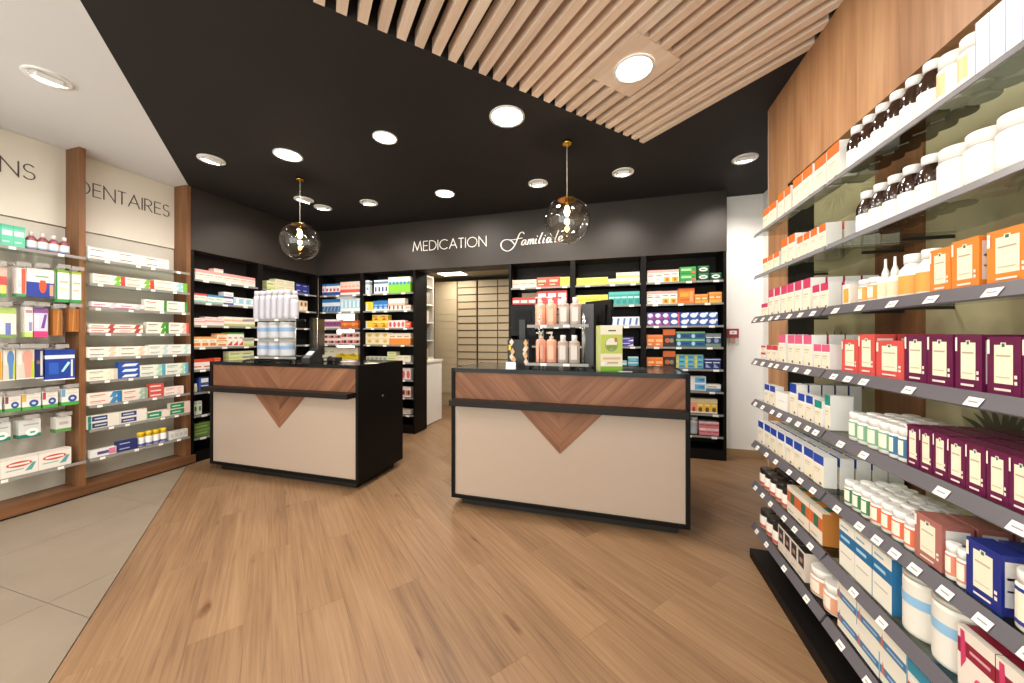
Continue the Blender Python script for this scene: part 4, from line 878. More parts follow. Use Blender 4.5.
for k, z in enumerate(ZR):
    for y in (JB + .1, 2.26, JB - .1, .75):
        rbox('shelf_bracket', .95, 1.09, y - .003, y + .003, z - .02, z - .0085, mat('#3a3836', .4, .6))
def rs(i): return f'on {ORD[i]} glass shelf below wood fascia'
RI = .012
def stripe(col, low='#e9dfc8', side='#f2f0ee'): return dz(c=low, b=[(.7, 1, col), (.66, .7, '#f4f0ea')], s=side, t='#f4f2f0', p=[(.6, .04, .8, .12, '#4a4642'), (.12, .5, .7, .54, '#b8b0a0'), (.12, .42, .6, .45, '#c8c0b0')])
OR, PK, BL, TE = stripe('#e46a28'), stripe('#c2285c'), stripe('#2444a4'), stripe('#1f8a7c')
PKL = stripe('#d45a80'); RDS = stripe('#c23a48')
def panelbox(c, panel='#ece4cc', emb='#3c6a48'): 
    return dz(c=c, s=c, t=c, r=.35, p=[(.22, .2, .78, .86, panel), (.42, .8, .58, .9, '#e4e6d4'), (.455, .825, .545, .885, emb), (.28, .66, .72, .69, '#b8a890'), (.28, .3, .7, .32, '#c8bca0'), (.02, .7, .1, .95, '#efe6da'), (.84, .2, .92, .26, '#efe0d8'), (.84, .3, .92, .36, '#efe0d8'), (.25, .08, .75, .12, '#e8dcd4')], sp=[(.12, .15, .88, .9, '#e6e2dc'), (.2, .6, .8, .64, '#b0a8a4'), (.2, .4, .8, .43, '#b0a8a4')])
ORP, COR, PUR, BLU, ROS = panelbox('#e2832e'), panelbox('#d0504c'), panelbox('#5f1440'), panelbox('#1f2c7e'), panelbox('#a86a62')
BRN = '#2c1a12'
def brown(r, h): return bottle_proto(r, h, mat(BRN, .12, coat=.6), '#f2f2f2', '#f0eee6', name='syrup_bottle', capr=.62, caph=.17, sh=(.6, .8), labz=(.05, .45))
def whitejar(lab, win='#efe9d8', lab2=None): return lambda r, h: jar_proto(r, h, '#efece6', '#f4f2ee', lab, lidh=.26, labz=(.12, .68), name='supplement_jar', window=win)
def whitebot(lab): return lambda r, h: bottle_proto(r, h, '#f2f0ec', '#f6f5f2', lab, name='supplement_bottle', capr=.66, caph=.2, sh=(.6, .75), labz=(.08, .5))
# top shelf
run(RW, ZR[0], 761, 775.4, 2, 21, .05, OR, 'small white carton with orange top at far end ' + rs(0), inset=RI, gap=.011, jit=.004)
run(RW, ZR[0], 776, 789.6, 2, 26, .05, OR, 'medium white carton with orange top ' + rs(0), inset=RI, gap=.011, jit=.004)
run(RW, ZR[0], 791, 839, 4, 33, .06, OR, 'tall white carton with orange top ' + rs(0), inset=RI, gap=.011, jit=.004, rows=2, deep=1)
prun(RW, ZR[0], 842, 928, 6, 48, brown, 'brown glass syrup bottle with white cap ' + rs(0), 'bottle', inset=RI, rows=2)
prun(RW, ZR[0], 929, 972, 2, 50, whitejar('#f2f0ec', '#e8c890'), 'plain white jar ' + rs(0), 'jar', inset=RI, rows=2)
run(RW, ZR[0], 974, 1060, 5, 62, .07, dz(c='#f2f2f2', p=[(.0, .0, .05, 1, '#6a7ab8'), (.2, .5, .8, .54, '#b8bcd0')]), 'white carton with thin blue edge ' + rs(0), inset=RI)
# second
run(RW, ZR[1], 760.6, 778, 3, 16, .05, OR, 'low white carton with orange top ' + rs(1), inset=RI, gap=.011, jit=.004)
run(RW, ZR[1], 780, 794.6, 2, 27, .06, OR, 'tall white carton with orange top ' + rs(1), inset=RI, gap=.011, jit=.004, rows=3, deep=1)
run(RW, ZR[1], 795, 824.4, 4, 24, .06, OR, 'white carton with orange top, beside the bottles, ' + rs(1), inset=RI, gap=.011, jit=.004, rows=4, deep=1)
prun(RW, ZR[1], 851, 926, 5, 46, brown, 'brown glass syrup bottle with white cap ' + rs(1), 'bottle', inset=RI, rows=2)
prun(RW, ZR[1], 928, 1060, 4, 56, whitejar('#f2f0ea', '#e0e6f0'), 'plain white jar ' + rs(1), 'jar', inset=RI, rows=2)
# third
run(RW, ZR[2], 760, 766.6, 1, 13, .05, PK, 'smallest white carton with raspberry top ' + rs(2), inset=RI, gap=.011, jit=.004)
run(RW, ZR[2], 767, 809.4, 6, 29, .06, PK, 'tall white carton with raspberry top ' + rs(2), inset=RI, gap=.011, jit=.004, rows=4, deep=1)
run(RW, ZR[2], 810.4, 828, 2, 25, .05, PK, 'shorter white carton with raspberry top ' + rs(2), inset=RI, gap=.011, jit=.004, rows=3, deep=1)
run(RW, ZR[2], 842, 849.6, 1, 21, .04, dz(c='#f2ece4', p=[(.15, .12, .85, .8, '#e8a040')]), 'small white carton with orange window ' + rs(2), inset=RI)
prun(RW, ZR[2], 854, 874, 2, 24, whitejar('#e8a04a', '#f4ead8'), 'small white jar with orange label ' + rs(2), 'jar', inset=RI)
def dropper(r, h):
    t = empty('dropper_bottle')
    m = MB(); m.lathe([(r * .92, 0), (r, h * .02), (r, h * .46), (r * .55, h * .56)], mat('#f2efe8', .4), seg=16); kid(m.build('body', t), t)
    m = MB(); m.lathe([(r * .56, h * .55), (r * .5, h * .66), (r * .2, h * .8), (r * .16, h)], mat('#f4f3f0', .4), seg=14); kid(m.build('nozzle', t), t)
    m = MB(); m.lathe([(r * 1.015, h * .1), (r * 1.015, h * .42)], mat('#ecd8b8', .5), seg=16, caps=(False, False)); kid(m.build('label', t), t)
    return t
prun(RW, ZR[2], 874, 892, 2, 42, dropper, 'white dropper bottle with long nozzle ' + rs(2), 'bottle', inset=RI)
prun(RW, ZR[2], 892, 927, 2, 44, whitebot('#e6a04a'), 'large white bottle with orange label ' + rs(2), 'bottle', inset=RI)
run(RW, ZR[2], 928, 948.6, 1, 44, .06, ORP, 'small orange carton with cream panel ' + rs(2), inset=RI, rows=2)
run(RW, ZR[2], 949.4, 977, 1, 50, .05, ORP, 'middle orange carton with cream panel ' + rs(2), inset=RI, rows=2)
run(RW, ZR[2], 984, 1028, 1, 56, .06, ORP, 'large orange carton with cream panel ' + rs(2), inset=RI, rows=2)
# fourth
run(RW, ZR[3], 759, 764.4, 1, 14, .04, RDS, 'small red-topped carton, stacked, ' + rs(3), inset=RI, gap=.011, jit=.004, stack=2)
run(RW, ZR[3], 764.8, 777, 2, 15.6, .05, RDS, 'small white carton with red top ' + rs(3), inset=RI, gap=.011, jit=.004, rows=2)
run(RW, ZR[3], 777.4, 785, 1, 28, .05, PKL, 'lone tall pink-topped carton ' + rs(3), inset=RI, gap=.011, jit=.004, rows=2)
run(RW, ZR[3], 785.6, 810.6, 3, 30, .06, PKL, 'tall white carton with pink top, in row, ' + rs(3), inset=RI, gap=.011, jit=.004, rows=4, deep=1)
run(RW, ZR[3], 811.2, 829.4, 2, 24, .06, PKL, 'shorter white carton with pink top ' + rs(3), inset=RI, gap=.011, jit=.004, rows=2, deep=1)
run(RW, ZR[3], 840, 856.4, 1, 33, .05, COR, 'small coral carton with cream panel ' + rs(3), inset=RI, rows=3)
run(RW, ZR[3], 857, 873, 1, 41, .06, COR, 'tall coral carton with cream panel ' + rs(3), inset=RI, rows=3)
run(RW, ZR[3], 874.4, 902, 1, 38, .06, COR, 'wide coral carton with cream panel ' + rs(3), inset=RI, rows=3)
run(RW, ZR[3], 903.4, 952, 2, 50, .06, PUR, 'plum carton with cream panel beside coral ones ' + rs(3), inset=RI)
run(RW, ZR[3], 953, 980, 1, 56, .06, PUR, 'middle plum carton with cream panel ' + rs(3), inset=RI, rows=2)
run(RW, ZR[3], 984, 1060, 2, 62, .06, PUR, 'largest plum carton with cream panel ' + rs(3), inset=RI, rows=2)
# fifth
run(RW, ZR[4], 762.5, 773.8, 2, 19, .05, BL, 'small white carton with blue top at far end ' + rs(4), inset=RI, gap=.011, jit=.004)
run(RW, ZR[4], 775, 786.6, 1, 17, .07, dz(c='#f0ece6', p=[(.2, .5, .8, .54, '#c8c4c0')]), 'plain white carton ' + rs(4), inset=RI)
run(RW, ZR[4], 788, 795.6, 1, 31, .05, BL, 'tall white carton with blue top ' + rs(4), inset=RI, gap=.011, jit=.004, rows=5)
run(RW, ZR[4], 796, 811.6, 2, 25, .05, BL, 'white carton with blue top beside the teal ones ' + rs(4), inset=RI, gap=.011, jit=.004)
run(RW, ZR[4], 812.2, 821, 1, 25, .05, TE, 'shorter white carton with teal top ' + rs(4), inset=RI, gap=.011, jit=.004)
run(RW, ZR[4], 821.6, 828.4, 1, 34, .085, TE, 'taller white carton with teal top ' + rs(4), inset=RI, gap=.011, jit=.004)
prun(RW, ZR[4], 845, 885, 4, 29, whitejar('#7fae90', '#e8ead4'), 'white jar with pale green label ' + rs(4), 'jar', inset=RI, rows=4)
prun(RW, ZR[4], 885.4, 903, 2, 33, whitejar('#3a6f9a', '#e8ead4'), 'white jar with blue label ' + rs(4), 'jar', inset=RI, rows=3)
run(RW, ZR[4], 904.6, 945, 3, 43, .055, PUR, 'narrow plum carton with cream panel ' + rs(4), inset=RI, rows=4)
run(RW, ZR[4], 945.4, 1060, 5, 52, .055, PUR, 'wide plum carton with cream panel ' + rs(4), inset=RI, rows=4)
# sixth
run(RW, ZR[5], 757, 823, 8, 25, .052, BL, 'white carton with blue top in deep rows ' + rs(5), inset=RI, gap=.011, jit=.004, rows=5)
prun(RW, ZR[5], 841, 866, 3, 25, whitejar('#3f7f54', '#ecead8'), 'white jar with dark green label ' + rs(5), 'jar', inset=RI, rows=4)
prun(RW, ZR[5], 866.4, 912, 4, 29, whitejar('#e0704a', '#f0e6d4'), 'white jar with orange label ' + rs(5), 'jar', inset=RI, rows=4)
run(RW, ZR[5], 913, 940, 1, 46, .07, ROS, 'dusty pink carton with cream panel ' + rs(5), inset=RI, rows=4)
prun(RW, ZR[5], 940.6, 963, 2, 36, whitejar('#d88a70', '#f0e6d4'), 'white jar with salmon label ' + rs(5), 'jar', inset=RI)
run(RW, ZR[5], 964, 999, 1, 58, .055, BLU, 'dark blue carton with cream panel ' + rs(5), inset=RI, rows=4)
prun(RW, ZR[5], 1003, 1040, 1, 60, lambda r, h: jar_proto(r, h, '#efece2', '#f2f0ea', '#2a3a88', lidh=.22, labz=(.1, .72), name='supplement_jar', window='#e8e4cc'), 'large white jar with dark blue label ' + rs(5), 'jar', inset=RI)
# seventh
def darklid(r, h): return jar_proto(r, h, '#e6ded6', '#221d1c', '#efe8e0', lidh=.32, labz=(.06, .62), name='capsule_jar', lab2='#c05a50')
prun(RW, ZR[6], 757.5, 785, 5, 18, darklid, 'small jar with black lid ' + rs(6), 'jar', inset=RI, rows=4)
run(RW, ZR[6], 786, 821, 3, 29, .11, dz(c='#e8dccb', s='#c8803c', t='#d8843c', b=[(.42, .82, '#d0653a')], p=[(.34, .42, .7, .82, '#2f6a52'), (.08, .1, .6, .16, '#b8a890')], tp=[(0, .0, 1, .3, '#e8dccb'), (.3, .3, .7, 1, '#2f6a52')]), 'orange and green tea carton ' + rs(6), inset=RI, rows=2)
BTB = dz(c='#e9e4d6', s='#2a6f9e', t='#2a6f9e', b=[(.52, .78, '#1f6a9c')], p=[(.1, .62, .7, .68, '#a8cbe0'), (.1, .3, .8, .33, '#b8b4a8'), (.1, .86, .6, .9, '#8aa8b8')], tp=[(0, 0, 1, .2, '#e9e4d6'), (0, .5, 1, .7, '#e9e4d6')])
run(RW, ZR[6], 838, 890, 3, 50, .085, BTB, 'cream and blue diet carton ' + rs(6), inset=RI, rows=3)
def tub(r, h):
    t = jar_proto(r, h, '#e4e0d6', '#b9b4aa', '#e0dcd2', lidh=.08, labz=(.06, .86), name='powder_tub', neck=1.01, shoulder=.005)
    m = MB(); m.lathe([(r * 1.022, h * .5), (r * 1.022, h * .66)], mat('#8db8d8', .45), seg=24, caps=(False, False)); kid(m.build('blue_band', t), t); return t
prun(RW, ZR[6], 892, 953, 2, 62, tub, 'large cream powder tub with light blue band ' + rs(6), 'tub', inset=RI)
run(RW, ZR[6], 955, 1040, 2, 66, .09, dz(c='#e6dcd0', s='#8a1f34', t='#8a1f34', b=[(.55, .8, '#8a1f34')], p=[('g', [(.1, .3), (.25, .5), (.2, .95), (.08, .95)], '#c83a68'), (.35, .66, .9, .71, '#d89aa8'), ('o', .6, .25, .12, .1, '#d84a78')], tp=[(0, .0, 1, .16, '#e6dcd0')]), 'crimson and cream diet carton ' + rs(6), inset=RI, rows=2)
# eighth
prun(RW, ZR[7], 757.5, 776, 3, 18, darklid, 'small jar with black lid ' + rs(7), 'jar', inset=RI, rows=3)
run(RW, ZR[7], 777, 803.6, 4, 27, .10, dz(c='#ddd2c4', s='#ddd6cc', t='#2a2625', p=[(.12, .4, .88, .92, '#33303c'), (.3, .55, .7, .7, '#b08a70'), (.1, .1, .6, .14, '#b8ac9c')]), 'cream carton with dark picture ' + rs(7), inset=RI, rows=2)
prun(RW, ZR[7], 805, 832, 2, 27, lambda r, h: jar_proto(r, h, '#ece6dc', '#f0ece6', '#e2a080', lidh=.3, labz=(.08, .62), name='cream_pot', window='#f0e4d4'), 'wide white pot with peach label ' + rs(7), 'jar', inset=RI, rows=2)
BT2 = dz(c='#e4dfd0', s='#8fb4cc', t='#d8d6cc', b=[(.3, .6, '#3f74a0')], p=[('g', [(.05, .3), (.2, .3), (.12, .8)], '#c06a50'), (.3, .42, .9, .48, '#a8c4d8')])
run(RW, ZR[7], 836, 905, 3, 52, .1, BT2, 'cream and steel blue carton, stacked, ' + rs(7), inset=RI, stack=2, rows=2)
run(RW, ZR[7], 906, 1000, 3, 66, .1, dz(c='#dcdad2', s='#c9c6be', t='#2f8aa8', b=[(.5, .62, '#c8383c'), (.8, 1, '#2f86a0')], p=[(.1, .68, .7, .74, '#e8e8e0'), (.1, .3, .8, .34, '#a8a49c')]), 'white carton with red stripe and teal top ' + rs(7), inset=RI, rows=2)
# ---------------------------------------------------------------- counters
VENEER = wood('walnut_veneer', '#6f4832', '#875a42', '#9a6d52', axis='X', tone=.10, bump=.02)
CPANEL = mat('#b8a495', .22, coat=.3); TOPG = mat('#0e100f', .12, spec=.2)
def veneer(poly, ang, parent, y, t=.004, wd=.062):
    """diagonal veneer strips filling a convex polygon given in the counter's x,z plane"""
    ca_, sa_ = math.cos(ang), math.sin(ang)
    loc = [(x * ca_ - z * sa_, x * sa_ + z * ca_) for x, z in poly]
    if area(loc) < 0: loc = loc[::-1]
    z0 = min(p[1] for p in loc); z1 = max(p[1] for p in loc); k = math.floor(z0 / wd)
    while k * wd < z1:
        q = clip(clip(loc, 0, 1, (k + 1) * wd - .0004), 0, -1, -(k * wd + .0004)); k += 1
        if len(q) < 3 or abs(area(q)) < 1e-5: continue
        o = MB().prismY(q, y - t, y, VENEER).build('veneer_strip', parent); o.rotation_euler = (0, ang, 0)
def counter(x0, x1, label):
    cx = (x0 + x1) / 2; hw = (x1 - x0) / 2; t = empty('sales_counter', (cx, 2.385, 0)); tag(t, label, 'counter')
    D = .625; th = .026; zb, zt = .062, 1.02
    MB().box(-hw, -hw + th, 0, D, zb, zt, BLACK).build('side_panel', t)
    MB().box(hw - th, hw, 0, D, zb, zt, BLACK).build('side_panel', t)
    MB().box(-hw + th, hw - th, 0, D, zb, zb + .026, BLACK).build('bottom_rail', t)
    MB().box(-hw + th, hw - th, 0, D, zt - .028, zt, TOPG).build('counter_top', t)
    MB().box(-hw + .065, hw - .065, .06, D - .06, 0, zb, mat('#161312', .5)).build('plinth', t)
    MB().box(-hw + th, hw - th, .022, .04, zb + .026, zt - .028, mat('#2a211c', .6)).build('carcass', t)
    MB().box(-hw + th, hw - th, -.095, .02, .758, .798, mat('#1b1512', .45, spec=.25)).build('ledge', t)
    a = hw - th
    wp = MB().box(-a, a, .012, .022, zb + .026, .758, CPANEL).build('front_panel', t)
    veneer([(-a, .798), (0, .798), (0, .992), (-a, .992)], PI / 4, t, .022, .010)
    veneer([(0, .798), (a, .798), (a, .992), (0, .992)], -PI / 4, t, .022, .010)
    veneer([(-.3, .757), (0, .452), (0, .757)], PI / 4, t, .012, .004)
    veneer([(0, .452), (.3, .757), (0, .757)], -PI / 4, t, .012, .004)
    return t
cl = counter(-3.645, -1.985, 'sales counter with white front and walnut triangle, the one near the left wall display')
cr_ = counter(-1.16, .452, 'sales counter with white front and walnut triangle, the one near the right wall display')
lk = MB(); lk.lathe([(.011, 0), (.011, .004), (.008, .006)], mat('#8c8c8a', .3, .8), seg=14)
p = atX(382.6, 395.6, -1.985); o = lk.build('lock', cl, (p.x + 2.815, p.y - 2.385, p.z)); o.rotation_euler = (0, PI / 2, 0)
CT = 1.0205
# ---------------------------------------------------------------- things on the left counter
ACR = frost('#cfd2d2', .55, .15); POSTM = mat('#b8bab8', .25, .8)
def stand(name, label, y0, xs, zs, dep, posts, foot):
    """display stand: clear shelves on slim metal posts"""
    x0, x1 = xs; t = empty(name, ((x0 + x1) / 2, y0 + dep / 2, CT)); tag(t, label, 'display stand'); hw = (x1 - x0) / 2
    for z in zs:
        s = MB().box(-hw, hw, -dep / 2, dep / 2, z - .008 - CT, z - CT, SHGLASS).build('shelf', t)
        MB().box(-hw, hw, -dep / 2 - .004, -dep / 2, z - .02 - CT, z - CT, mat('#8f8d8a', .4)).build('price_rail', s)
        for q in (-.45, .3): MB().box(hw * q - .022, hw * q + .022, -dep / 2 - .006, -dep / 2 - .004, z - .02 - CT, z - .002 - CT, TAGM).build('price_tag', s)
    for x in posts:
        for y in (dep / 2 - .008,) if x < (x0 + x1) / 2 and dep > .2 else (-dep / 2 + .012, dep / 2 - .008):
            MB().lathe([(.005, 0), (.005, max(zs) - CT + foot)], POSTM, x - (x0 + x1) / 2, y, 8).build('post', t)
    return t
YS = 2.47
def zc(x, y, Y=YS): return atY(x, y, Y).z
xsl = (atY(243, 350, YS).x, atY(296, 350, YS).x)
zls = [zc(270, 319), zc(270, 338.5), zc(270, 356.5)]
stand('display_stand', 'three-tier glass display stand with white bottles on the left counter', YS, xsl, zls, .26, (atY(266.6, 350, YS).x, atY(294.4, 350, YS).x), .02)
def tallwhite(r, h): return bottle_proto(r * .94, h, '#c9c7d0', '#d6d4da', '#bfbdc8', name='white_bottle', capr=.8, caph=.16, sh=(.78, .83), labz=(.1, .72))
BX = Frame(0, (0, YS, 0))
prun(BX, zls[0], 251, 287, 6, 29, tallwhite, 'tall white lotion bottle on top tier of stand on left counter', 'bottle', rows=2, inset=.02)
prun(BX, zls[0], 287.4, 294, 1, 24, tallwhite, 'shorter white lotion bottle at the end of stand top tier', 'bottle', inset=.02)
def bluejar(r, h): return jar_proto(r, h, '#cfcdd2', '#d8d6da', '#c9c9d0', lidh=.16, labz=(.08, .8), name='white_pot', neck=.98, lab2=None, shoulder=.01)
def bluejar2(r, h):
    t = bluejar(r, h); m = MB(); m.lathe([(r * 1.02, h * .42), (r * 1.02, h * .66)], mat('#8aa6cc', .5), seg=20, caps=(False, False)); kid(m.build('blue_band', t), t); return t
prun(BX, zls[1], 253.5, 287, 3, 16.4, bluejar2, 'white pot with blue band on middle tier of stand on left counter', 'jar', rows=1, inset=.02)
prun(BX, zls[2], 253.5, 287, 3, 16.4, bluejar2, 'white pot with blue band on bottom tier of stand on left counter', 'jar', rows=1, inset=.02)
def monitor(p, rz, w_, h_, zc_, label, tilt=0, base=True):
    t = empty('monitor', (p[0], p[1], CT), rz); tag(t, label, 'monitor')
    pn = MB(); pn.box(-w_ / 2, w_ / 2, -.012, .012, -h_ / 2, h_ / 2, mat('#0f0e0e', .4, spec=.2)); pn.box(-w_ * .35, w_ * .35, -.03, -.012, -h_ * .32, h_ * .32, mat('#0c0b0b', .5, spec=.2))
    pnl = pn.build('panel', t, (0, 0, zc_ - CT)); pnl.rotation_euler[0] = tilt
    MB().box(-w_ / 2 + .008, w_ / 2 - .008, .012, .0135, -h_ / 2 + .008, h_ / 2 - .008, mat('#0c0d10', .3)).build('screen', pnl)
    s = MB(); s.box(-.025, .025, -.05, -.03, .008, zc_ - CT, mat('#1d1c1c', .45)); s.build('neck', t)
    MB().box(-.1, .1, -.1, .07, 0, .01, mat('#1d1c1c', .45)).build('foot', t)
    return t
pm = atY(317.5, 330, 2.93)
monitor((pm.x, 2.93), math.radians(-63), .36, .38, 1.25, 'black monitor seen almost edge-on on the left counter')
# card terminal, scanner, cable and papers
def slab(name, pts, z0, z1, m_, label, cat):
    return tag(MB().prism(pts, z0, z1, m_).build(name), label, cat)
t = empty('card_terminal', (atY(312, 350, 2.56).x, 2.56, CT), math.radians(8)); tag(t, 'black card terminal with pale edge beside monitor on left counter', 'card terminal')
m = MB(); m.prismX([(-.08, 0), (.08, 0), (.08, .1), (.05, .13), (-.08, .04)], -.04, .04, mat('#232120', .4)); m.build('body', t)
m = MB(); m.quad([(-.03, -.046, .067), (.03, -.046, .067), (.03, -.002, .101), (-.03, -.002, .101)], mat('#c8ccd0', .3)); o = m.build('display', t); 
for i in range(3):
    for j in range(4):
        MB().box(-.028 + i * .02, -.013 + i * .02, -.078 + j * .009, -.072 + j * .009, .044 + j * .0062, .05 + j * .0062, mat('#8a8888', .5)).build('key', t)
t = empty('barcode_scanner', (atY(330, 355, 2.6).x, 2.6, CT), math.radians(-30)); tag(t, 'black handheld barcode scanner lying on the left counter', 'scanner')
MB().lathe([(.022, 0), (.026, .02), (.024, .04), (.012, .055)], mat('#1e1c1b', .35), seg=16, sx=1.6).build('head', t)
m = MB(); m.tube([(.02, 0, .03), (.07, 0, .026), (.14, .01, .02)], .016, mat('#1e1c1b', .35), 10); m.build('handle', t)
m = MB(); p0 = atY(247, 358, 2.5).x
cable = [(atY(252, 0, 2.43).x, 2.43, CT + .03), (atY(246, 0, 2.42).x, 2.42, CT + .008), (atY(243, 0, 2.46).x, 2.46, CT + .005), (atY(247, 0, 2.6).x, 2.6, CT + .006), (atY(262, 0, 2.75).x, 2.75, CT + .006), (atY(284, 0, 2.82).x, 2.82, CT + .006)]
tag(m.tube(cable, .005, mat('#171514', .5)).build('power_cable'), 'black cable curling over the left counter by the stand', 'cable')
p = atz(349, 361.5, CT)
m = MB(); m.box(-.06, .06, -.045, .045, 0, .004, mat('#e6dccb', .6)); o = m.build('paper_slip', None, (p.x, max(p.y, 2.5), CT), .2); tag(o, 'cream paper slip lying on the left counter', 'paper')
m = MB(); m.box(-.05, .05, -.035, .035, 0, .003, mat('#ece6cf', .6)); o = m.build('paper_slip', None, (atY(372, 361, 2.6).x, 2.6, CT), -.15); tag(o, 'small pale yellow paper slip near the counter corner', 'paper')
m = MB(); m.box(-.07, .07, -.05, .05, 0, .035, mat('#2a2826', .5)); m.box(-.05, .05, -.051, -.05, .008, .028, mat('#d8d4cc', .5)); o = m.build('receipt_printer', None, (atY(332, 355, 2.75).x, 2.75, CT), .15); tag(o, 'low black receipt printer behind the scanner on left counter', 'printer')
# ---------------------------------------------------------------- things on the right counter
YS2 = 2.46; BX2 = Frame(0, (0, YS2, 0))
xr = (atY(527.2, 0, YS2).x, atY(588.6, 0, YS2).x)
zr = [atY(555, 324.6, YS2).z, atY(555, 363.2, YS2).z]
stand('display_stand', 'two-tier clear display stand with pump bottles on the right counter', YS2, xr, zr, .16, (atY(539, 0, YS2).x, atY(583, 0, YS2).x), .08)
def pump(col):
    def mk(r, h):
        t = empty('pump_bottle'); b_ = h * .74
        m = MB(); m.lathe([(r * .98, 0), (r, h * .01), (r, b_ * .93), (r * .8, b_), (r * .3, b_ + h * .02)], mat(col, .18, coat=.4), seg=20, sy=.8); kid(m.build('body', t), t)
        m = MB(); m.lathe([(r * .42, b_), (r * .42, b_ + h * .1), (r * .16, b_ + h * .11), (r * .16, b_ + h * .19)], mat('#e2c4ba', .35), seg=14); kid(m.build('collar', t), t)
        m = MB(); m.box(-r * .5, r * .22, -r * .2, r * .2, b_ + h * .19, h, mat('#ead8d0', .35)); m.box(-r * .95, -r * .5, -r * .1, r * .1, b_ + h * .2, h * .985, mat('#ead8d0', .35)); kid(m.build('pump_head', t), t)
        m = MB(); m.box(-r * .5, r * .5, -r * .83, -r * .81, b_ * .15, b_ * .75, mat('#f0b49a', .4)); kid(m.build('label', t), t)
        return t
    return mk
def capbot(r, h):
    t = empty('micellar_bottle'); b_ = h * .78
    m = MB(); m.lathe([(r * .98, 0), (r, h * .01), (r, b_ * .94), (r * .8, b_), (r * .4, b_ + h * .02)], mat('#b5a69e', .15, coat=.4), seg=20, sy=.8); kid(m.build('body', t), t)
    m = MB(); m.lathe([(r * .5, b_), (r * .5, h * .99), (r * .46, h)], mat('#f4f2f0', .4), seg=16); kid(m.build('cap', t), t)
    m = MB(); m.box(-r * .55, r * .55, -r * .83, -r * .81, b_ * .15, b_ * .8, mat('#d2c9c3', .4)); kid(m.build('label', t), t)
    m = MB(); m.lathe([(r * 1.01, b_ * .88), (r * 1.01, b_ * .93)], mat('#c88a80', .4), seg=20, sy=.8, caps=(False, False)); kid(m.build('neck_band', t), t)
    return t
prun(BX2, zr[0], 534, 556, 2, 29, pump('#e8a288'), 'coral pump bottle on upper tier of right counter stand', 'bottle', inset=.03, jit=0)
prun(BX2, zr[0], 557.6, 580.6, 2, 27.6, capbot, 'clear bottle with white cap on upper tier of right counter stand', 'bottle', inset=.03, jit=0)
prun(BX2, zr[1], 534.6, 556, 2, 31, pump('#e8a288'), 'coral pump bottle on lower tier of right counter stand', 'bottle', inset=.03, jit=0)
prun(BX2, zr[1], 556.6, 579.6, 2, 28, capbot, 'clear bottle with white cap on lower tier of right counter stand', 'bottle', inset=.03, jit=0)
p = atY(523, 318, 2.85); monitor((p.x, 2.85), .12, .2, .26, atY(523, 320, 2.85).z, 'black monitor turned away behind the stand on right counter', tilt=.05)
p = atY(598, 313, 2.8); monitor((p.x, 2.8), math.radians(-38), .26, .22, atY(598, 315, 2.8).z, 'angled black monitor with pale edge above the green carton', tilt=-.12)
p = atY(587.5, 340, 2.72); m = MB(); m.box(-.045, .045, -.012, .012, 0, atY(587.5, 304, 2.72).z - CT, mat('#4a4a50', .45)); o = m.build('terminal_pillar', None, (p.x, 2.72, CT)); tag(o, 'dark grey terminal pillar standing behind the two-tier stand', 'pillar')
# green and white carton
GC = dz(c='#e8dfc8', s='#c9cf8a', b=[(0, .1, '#7fb23a'), (.38, .8, '#b8c860'), (.8, 1, '#efe6d6')], p=[('o', .5, .58, .3, .16, '#8a9a60'), ('o', .5, .6, .26, .13, '#e6e0d0'), ('g', [(.26, .57), (.74, .57), (.68, .48), (.32, .48)], '#7f9a4c'), ('o', .7, .68, .07, .05, '#c86a50'), (.35, .87, .7, .9, '#6a6650'), (.1, .25, .9, .3, '#d8b8a0'), (.3, .16, .8, .2, '#c8a890'), (-.0, .12, .2, .2, '#f0ece0')])
GF = Frame(0, (0, 2.46, 0))
u0, u1 = atY(598, 0, 2.46).x, atY(621.2, 0, 2.46).x
me = carton_mesh(u1 - u0, .10, 45.4 * depth((u0, 2.46)) / FPX, GC)
o = link('carton', me, None, ((u0 + u1) / 2 - .004, 2.52, CT), math.radians(20)); tag(o, 'large green and cream carton standing on the right counter', 'box')
# sample display with diamond cards
p = atY(518.5, 350, 2.55); t = empty('sample_display', (p.x, 2.55, CT), -.1); tag(t, 'black sample display with gold diamond cards beside the coral bottles', 'sample display')
MB().box(-.085, .085, -.01, .06, 0, .21, mat('#151413', .4)).build('stand_body', t)
dm = MB(); dm.prismY([(0, -.028), (.018, 0), (0, .028), (-.018, 0)], -.004, 0, mat('#c9a06a', .35)); dmm = dm.mesh('diamond_card')
dm = MB(); dm.prismY([(0, -.028), (.018, 0), (0, .028), (-.018, 0)], -.004, 0, mat('#d8c4b8', .35)); dm2 = dm.mesh('diamond_card')
for k, (x, z, q) in enumerate([(.062, .185, 0), (.058, .135, 1), (.066, .15, 0), (.062, .09, 0), (.056, .105, 1), (.066, .045, 1), (-.05, .19, 1), (-.04, .12, 0), (-.05, .08, 1), (-.03, .06, 0)]):
    link('diamond_card', (dmm, dm2)[q], t, (x, -.012 - .003 * (k % 2), z))
MB().box(-.075, -.055, -.014, -.011, .13, .17, mat('#e0c030', .4)).build('yellow_tag', t)
p = atz(510.4, 369.2, CT); m = MB(); m.prismX([(0, 0), (.02, 0), (.012, .05), (.008, .05)], -.036, .036, mat('#dfe6ee', .4)); o = m.build('leaflet_card', None, (p.x, max(p.y, 2.41), CT)); tag(o, 'pale blue folded card at the edge of the right counter', 'card')
p = atz(612, 367.5, CT); t = empty('card_reader', (p.x + .14, 2.55, CT), .1); tag(t, 'flat black card reader lying beside the green carton', 'card reader')
MB().prismX([(-.05, 0), (.05, 0), (.05, .022), (-.05, .014)], -.075, .075, mat('#161515', .3)).build('body', t)
